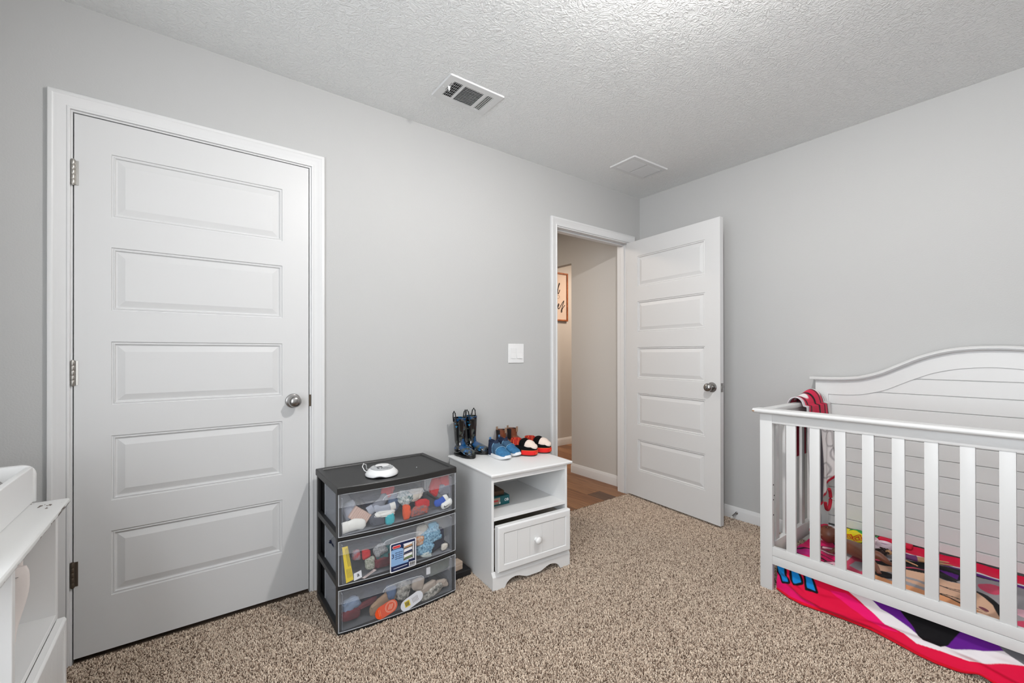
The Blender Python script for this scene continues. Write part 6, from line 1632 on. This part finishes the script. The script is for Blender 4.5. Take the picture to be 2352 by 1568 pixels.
dr_ = MB(); dr_.loft([[Vector((-0.272, -1.694, ZB + 0.015)) + Vector((math.cos(a) * 0.012 * 0.85, math.cos(a) * 0.012 * 0.3, math.sin(a) * 0.011)) for a in [2 * math.pi * k / 16 for k in range(16)]],
                      [Vector((-0.262, -1.718, ZB + 0.0135)) + Vector((math.cos(a) * 0.010, math.cos(a) * 0.003, math.sin(a) * 0.010)) for a in [2 * math.pi * k / 16 for k in range(16)]],
                      [Vector((-0.246, -1.756, ZB + 0.013)) + Vector((math.cos(a) * 0.019, math.cos(a) * 0.008, math.sin(a) * 0.0125)) for a in [2 * math.pi * k / 16 for k in range(16)]]])
dr_.build('dress', DRS, t_, smooth=True, angle=50)
hh_ = MB(); hh_.ball((-0.282, -1.662, ZB + 0.018), (0.011, 0.013, 0.012), 3)
hh_.ball((-0.282, -1.663, ZB + 0.030), (0.0022, 0.003, 0.0022), 1)
hd2 = hh_.build('head', TAND, t_, smooth=True, angle=None)
for sx in (-1, 1): MB().ball((-0.282 + sx * 0.004, -1.658 + sx * 0.001, ZB + 0.0288), (0.0014, 0.0010, 0.0008), 1).build('eye', EYE, hd2)
MB().ball((-0.282, -1.668, ZB + 0.0288), (0.0024, 0.0007, 0.0006), 1).build('mouth', mat('doll_lips', rgb(120, 44, 44), 0.5), hd2)
HAIR = mat('dark_curly_hair', rgb(46, 26, 20), 0.6)
hr = MB(); rr = random.Random(8)
for k in range(34):
    a = rr.uniform(0, 6.28); q = rr.uniform(0.3, 1.0)
    c = Vector((-0.290 + 0.034 * q * math.cos(a), -1.645 + 0.028 * q * math.sin(a), ZB + 0.010 + rr.uniform(0, 0.010)))
    pts = [(c.x + 0.0055 * math.cos(t) + 0.0011 * t * math.cos(a), c.y + 0.0055 * math.sin(t) + 0.0011 * t * math.sin(a), c.z + 0.0012 * t * (0.5 + 0.5 * math.sin(k))) for t in np.linspace(0, 7.5, 15)]
    hr.tube(pts, 0.0022, 5)
hro = hr.build('curly_hair', HAIR, t_, smooth=True); hro['kind'] = 'stuff'

# ring toy with two windows
RW = mat('toy_white', rgb(236, 214, 222), 0.35); RP = mat('toy_purple', rgb(130, 50, 120), 0.3); RO = mat('toy_orange', rgb(226, 150, 60), 0.3)
tr_ = thing('ring_toy', 'pale pink plastic toy with two round windows, orange and purple, beside the doll', 'toy', (0, 0, 0))
bb_ = MB(); bb_.box(-0.250, -0.135, -1.655, -1.548, ZB, ZB + 0.012, 0.005); bb_.build('base', RW, tr_, smooth=True, angle=40)
for (cx, cy, m_, zz_) in ((-0.172, -1.566, RO, 0.020), (-0.192, -1.626, RP, 0.020)):
    T = Tm((cx, cy, ZB + 0.012))
    rg_ = MB(); rg_.lathe([(0.033, 0), (0.033, 0.012), (0.030, 0.017), (0.026, 0.018), (0.022, 0.015), (0.021, 0.006)], 28, T, cap1=False); ro = rg_.build('ring', RW, tr_, smooth=True, angle=50)
    MB().lathe([(0.0215, 0.004), (0.0215, 0.0055), (0.012, 0.0075), (0, 0.008)], 24, T).build('window_disc', m_, ro, smooth=True)
MB().lathe([(0.009, 0.005), (0.008, 0.012), (0, 0.014)], 16, Tm((-0.178, -1.560, ZB + 0.012))).build('white_bead', PWHITE, tr_, smooth=True)
# green and yellow cloth with a red print
n_u, n_v = 70, 60
gu, gv = np.meshgrid(np.linspace(0, 1, n_u), np.linspace(0, 1, n_v), indexing='ij')
gc = np.zeros((n_u, n_v, 3)); gc[..., 0] = -0.245 + 0.175 * gv - 0.02 * gu; gc[..., 1] = -1.425 - 0.155 * gu; gc[..., 2] = ZB + 0.012 + 0.018 * np.sin(gv * 3.0) + 0.006 * np.sin(gu * 9 + gv * 4) + 0.003 * np.sin(gv * 17 + gu * 3)
gk = np.zeros((n_u, n_v, 4)); gk[...] = rgb(240, 222, 24)
gk[(gv > 0.55 + 0.25 * np.sin(gu * 7 - 1.0) * 0.6) & (gu > 0.25)] = rgb(40, 150, 70)
gk[(gu > 0.80)] = rgb(46, 130, 72)
for P in ([(0.25, 0.20), (0.40, 0.30), (0.50, 0.18), (0.38, 0.10), (0.25, 0.20)], [(0.52, 0.22), (0.66, 0.30), (0.76, 0.16), (0.62, 0.08), (0.52, 0.22)]):
    gk[nearseg(gu, gv, P, 0.045)] = rgb(214, 40, 24); gk[nearseg(gu, gv, P, 0.018)] = rgb(244, 190, 40)
gcl = sheet('baby_cloth', gc, gk, thick=0.003)
tag(gcl, 'yellow and green baby cloth with a red loop print between the dolls', 'cloth')
pc = MB(); pc.box(-0.115, -0.072, -1.715, -1.580, ZB, ZB + 0.020, 0.008, 3); tag(pc.build('red_cloth', mat('red_fleece', rgb(206, 14, 56), 0.9), None, smooth=True, angle=60), 'folded crimson cloth against the headboard behind the ring toy', 'cloth')
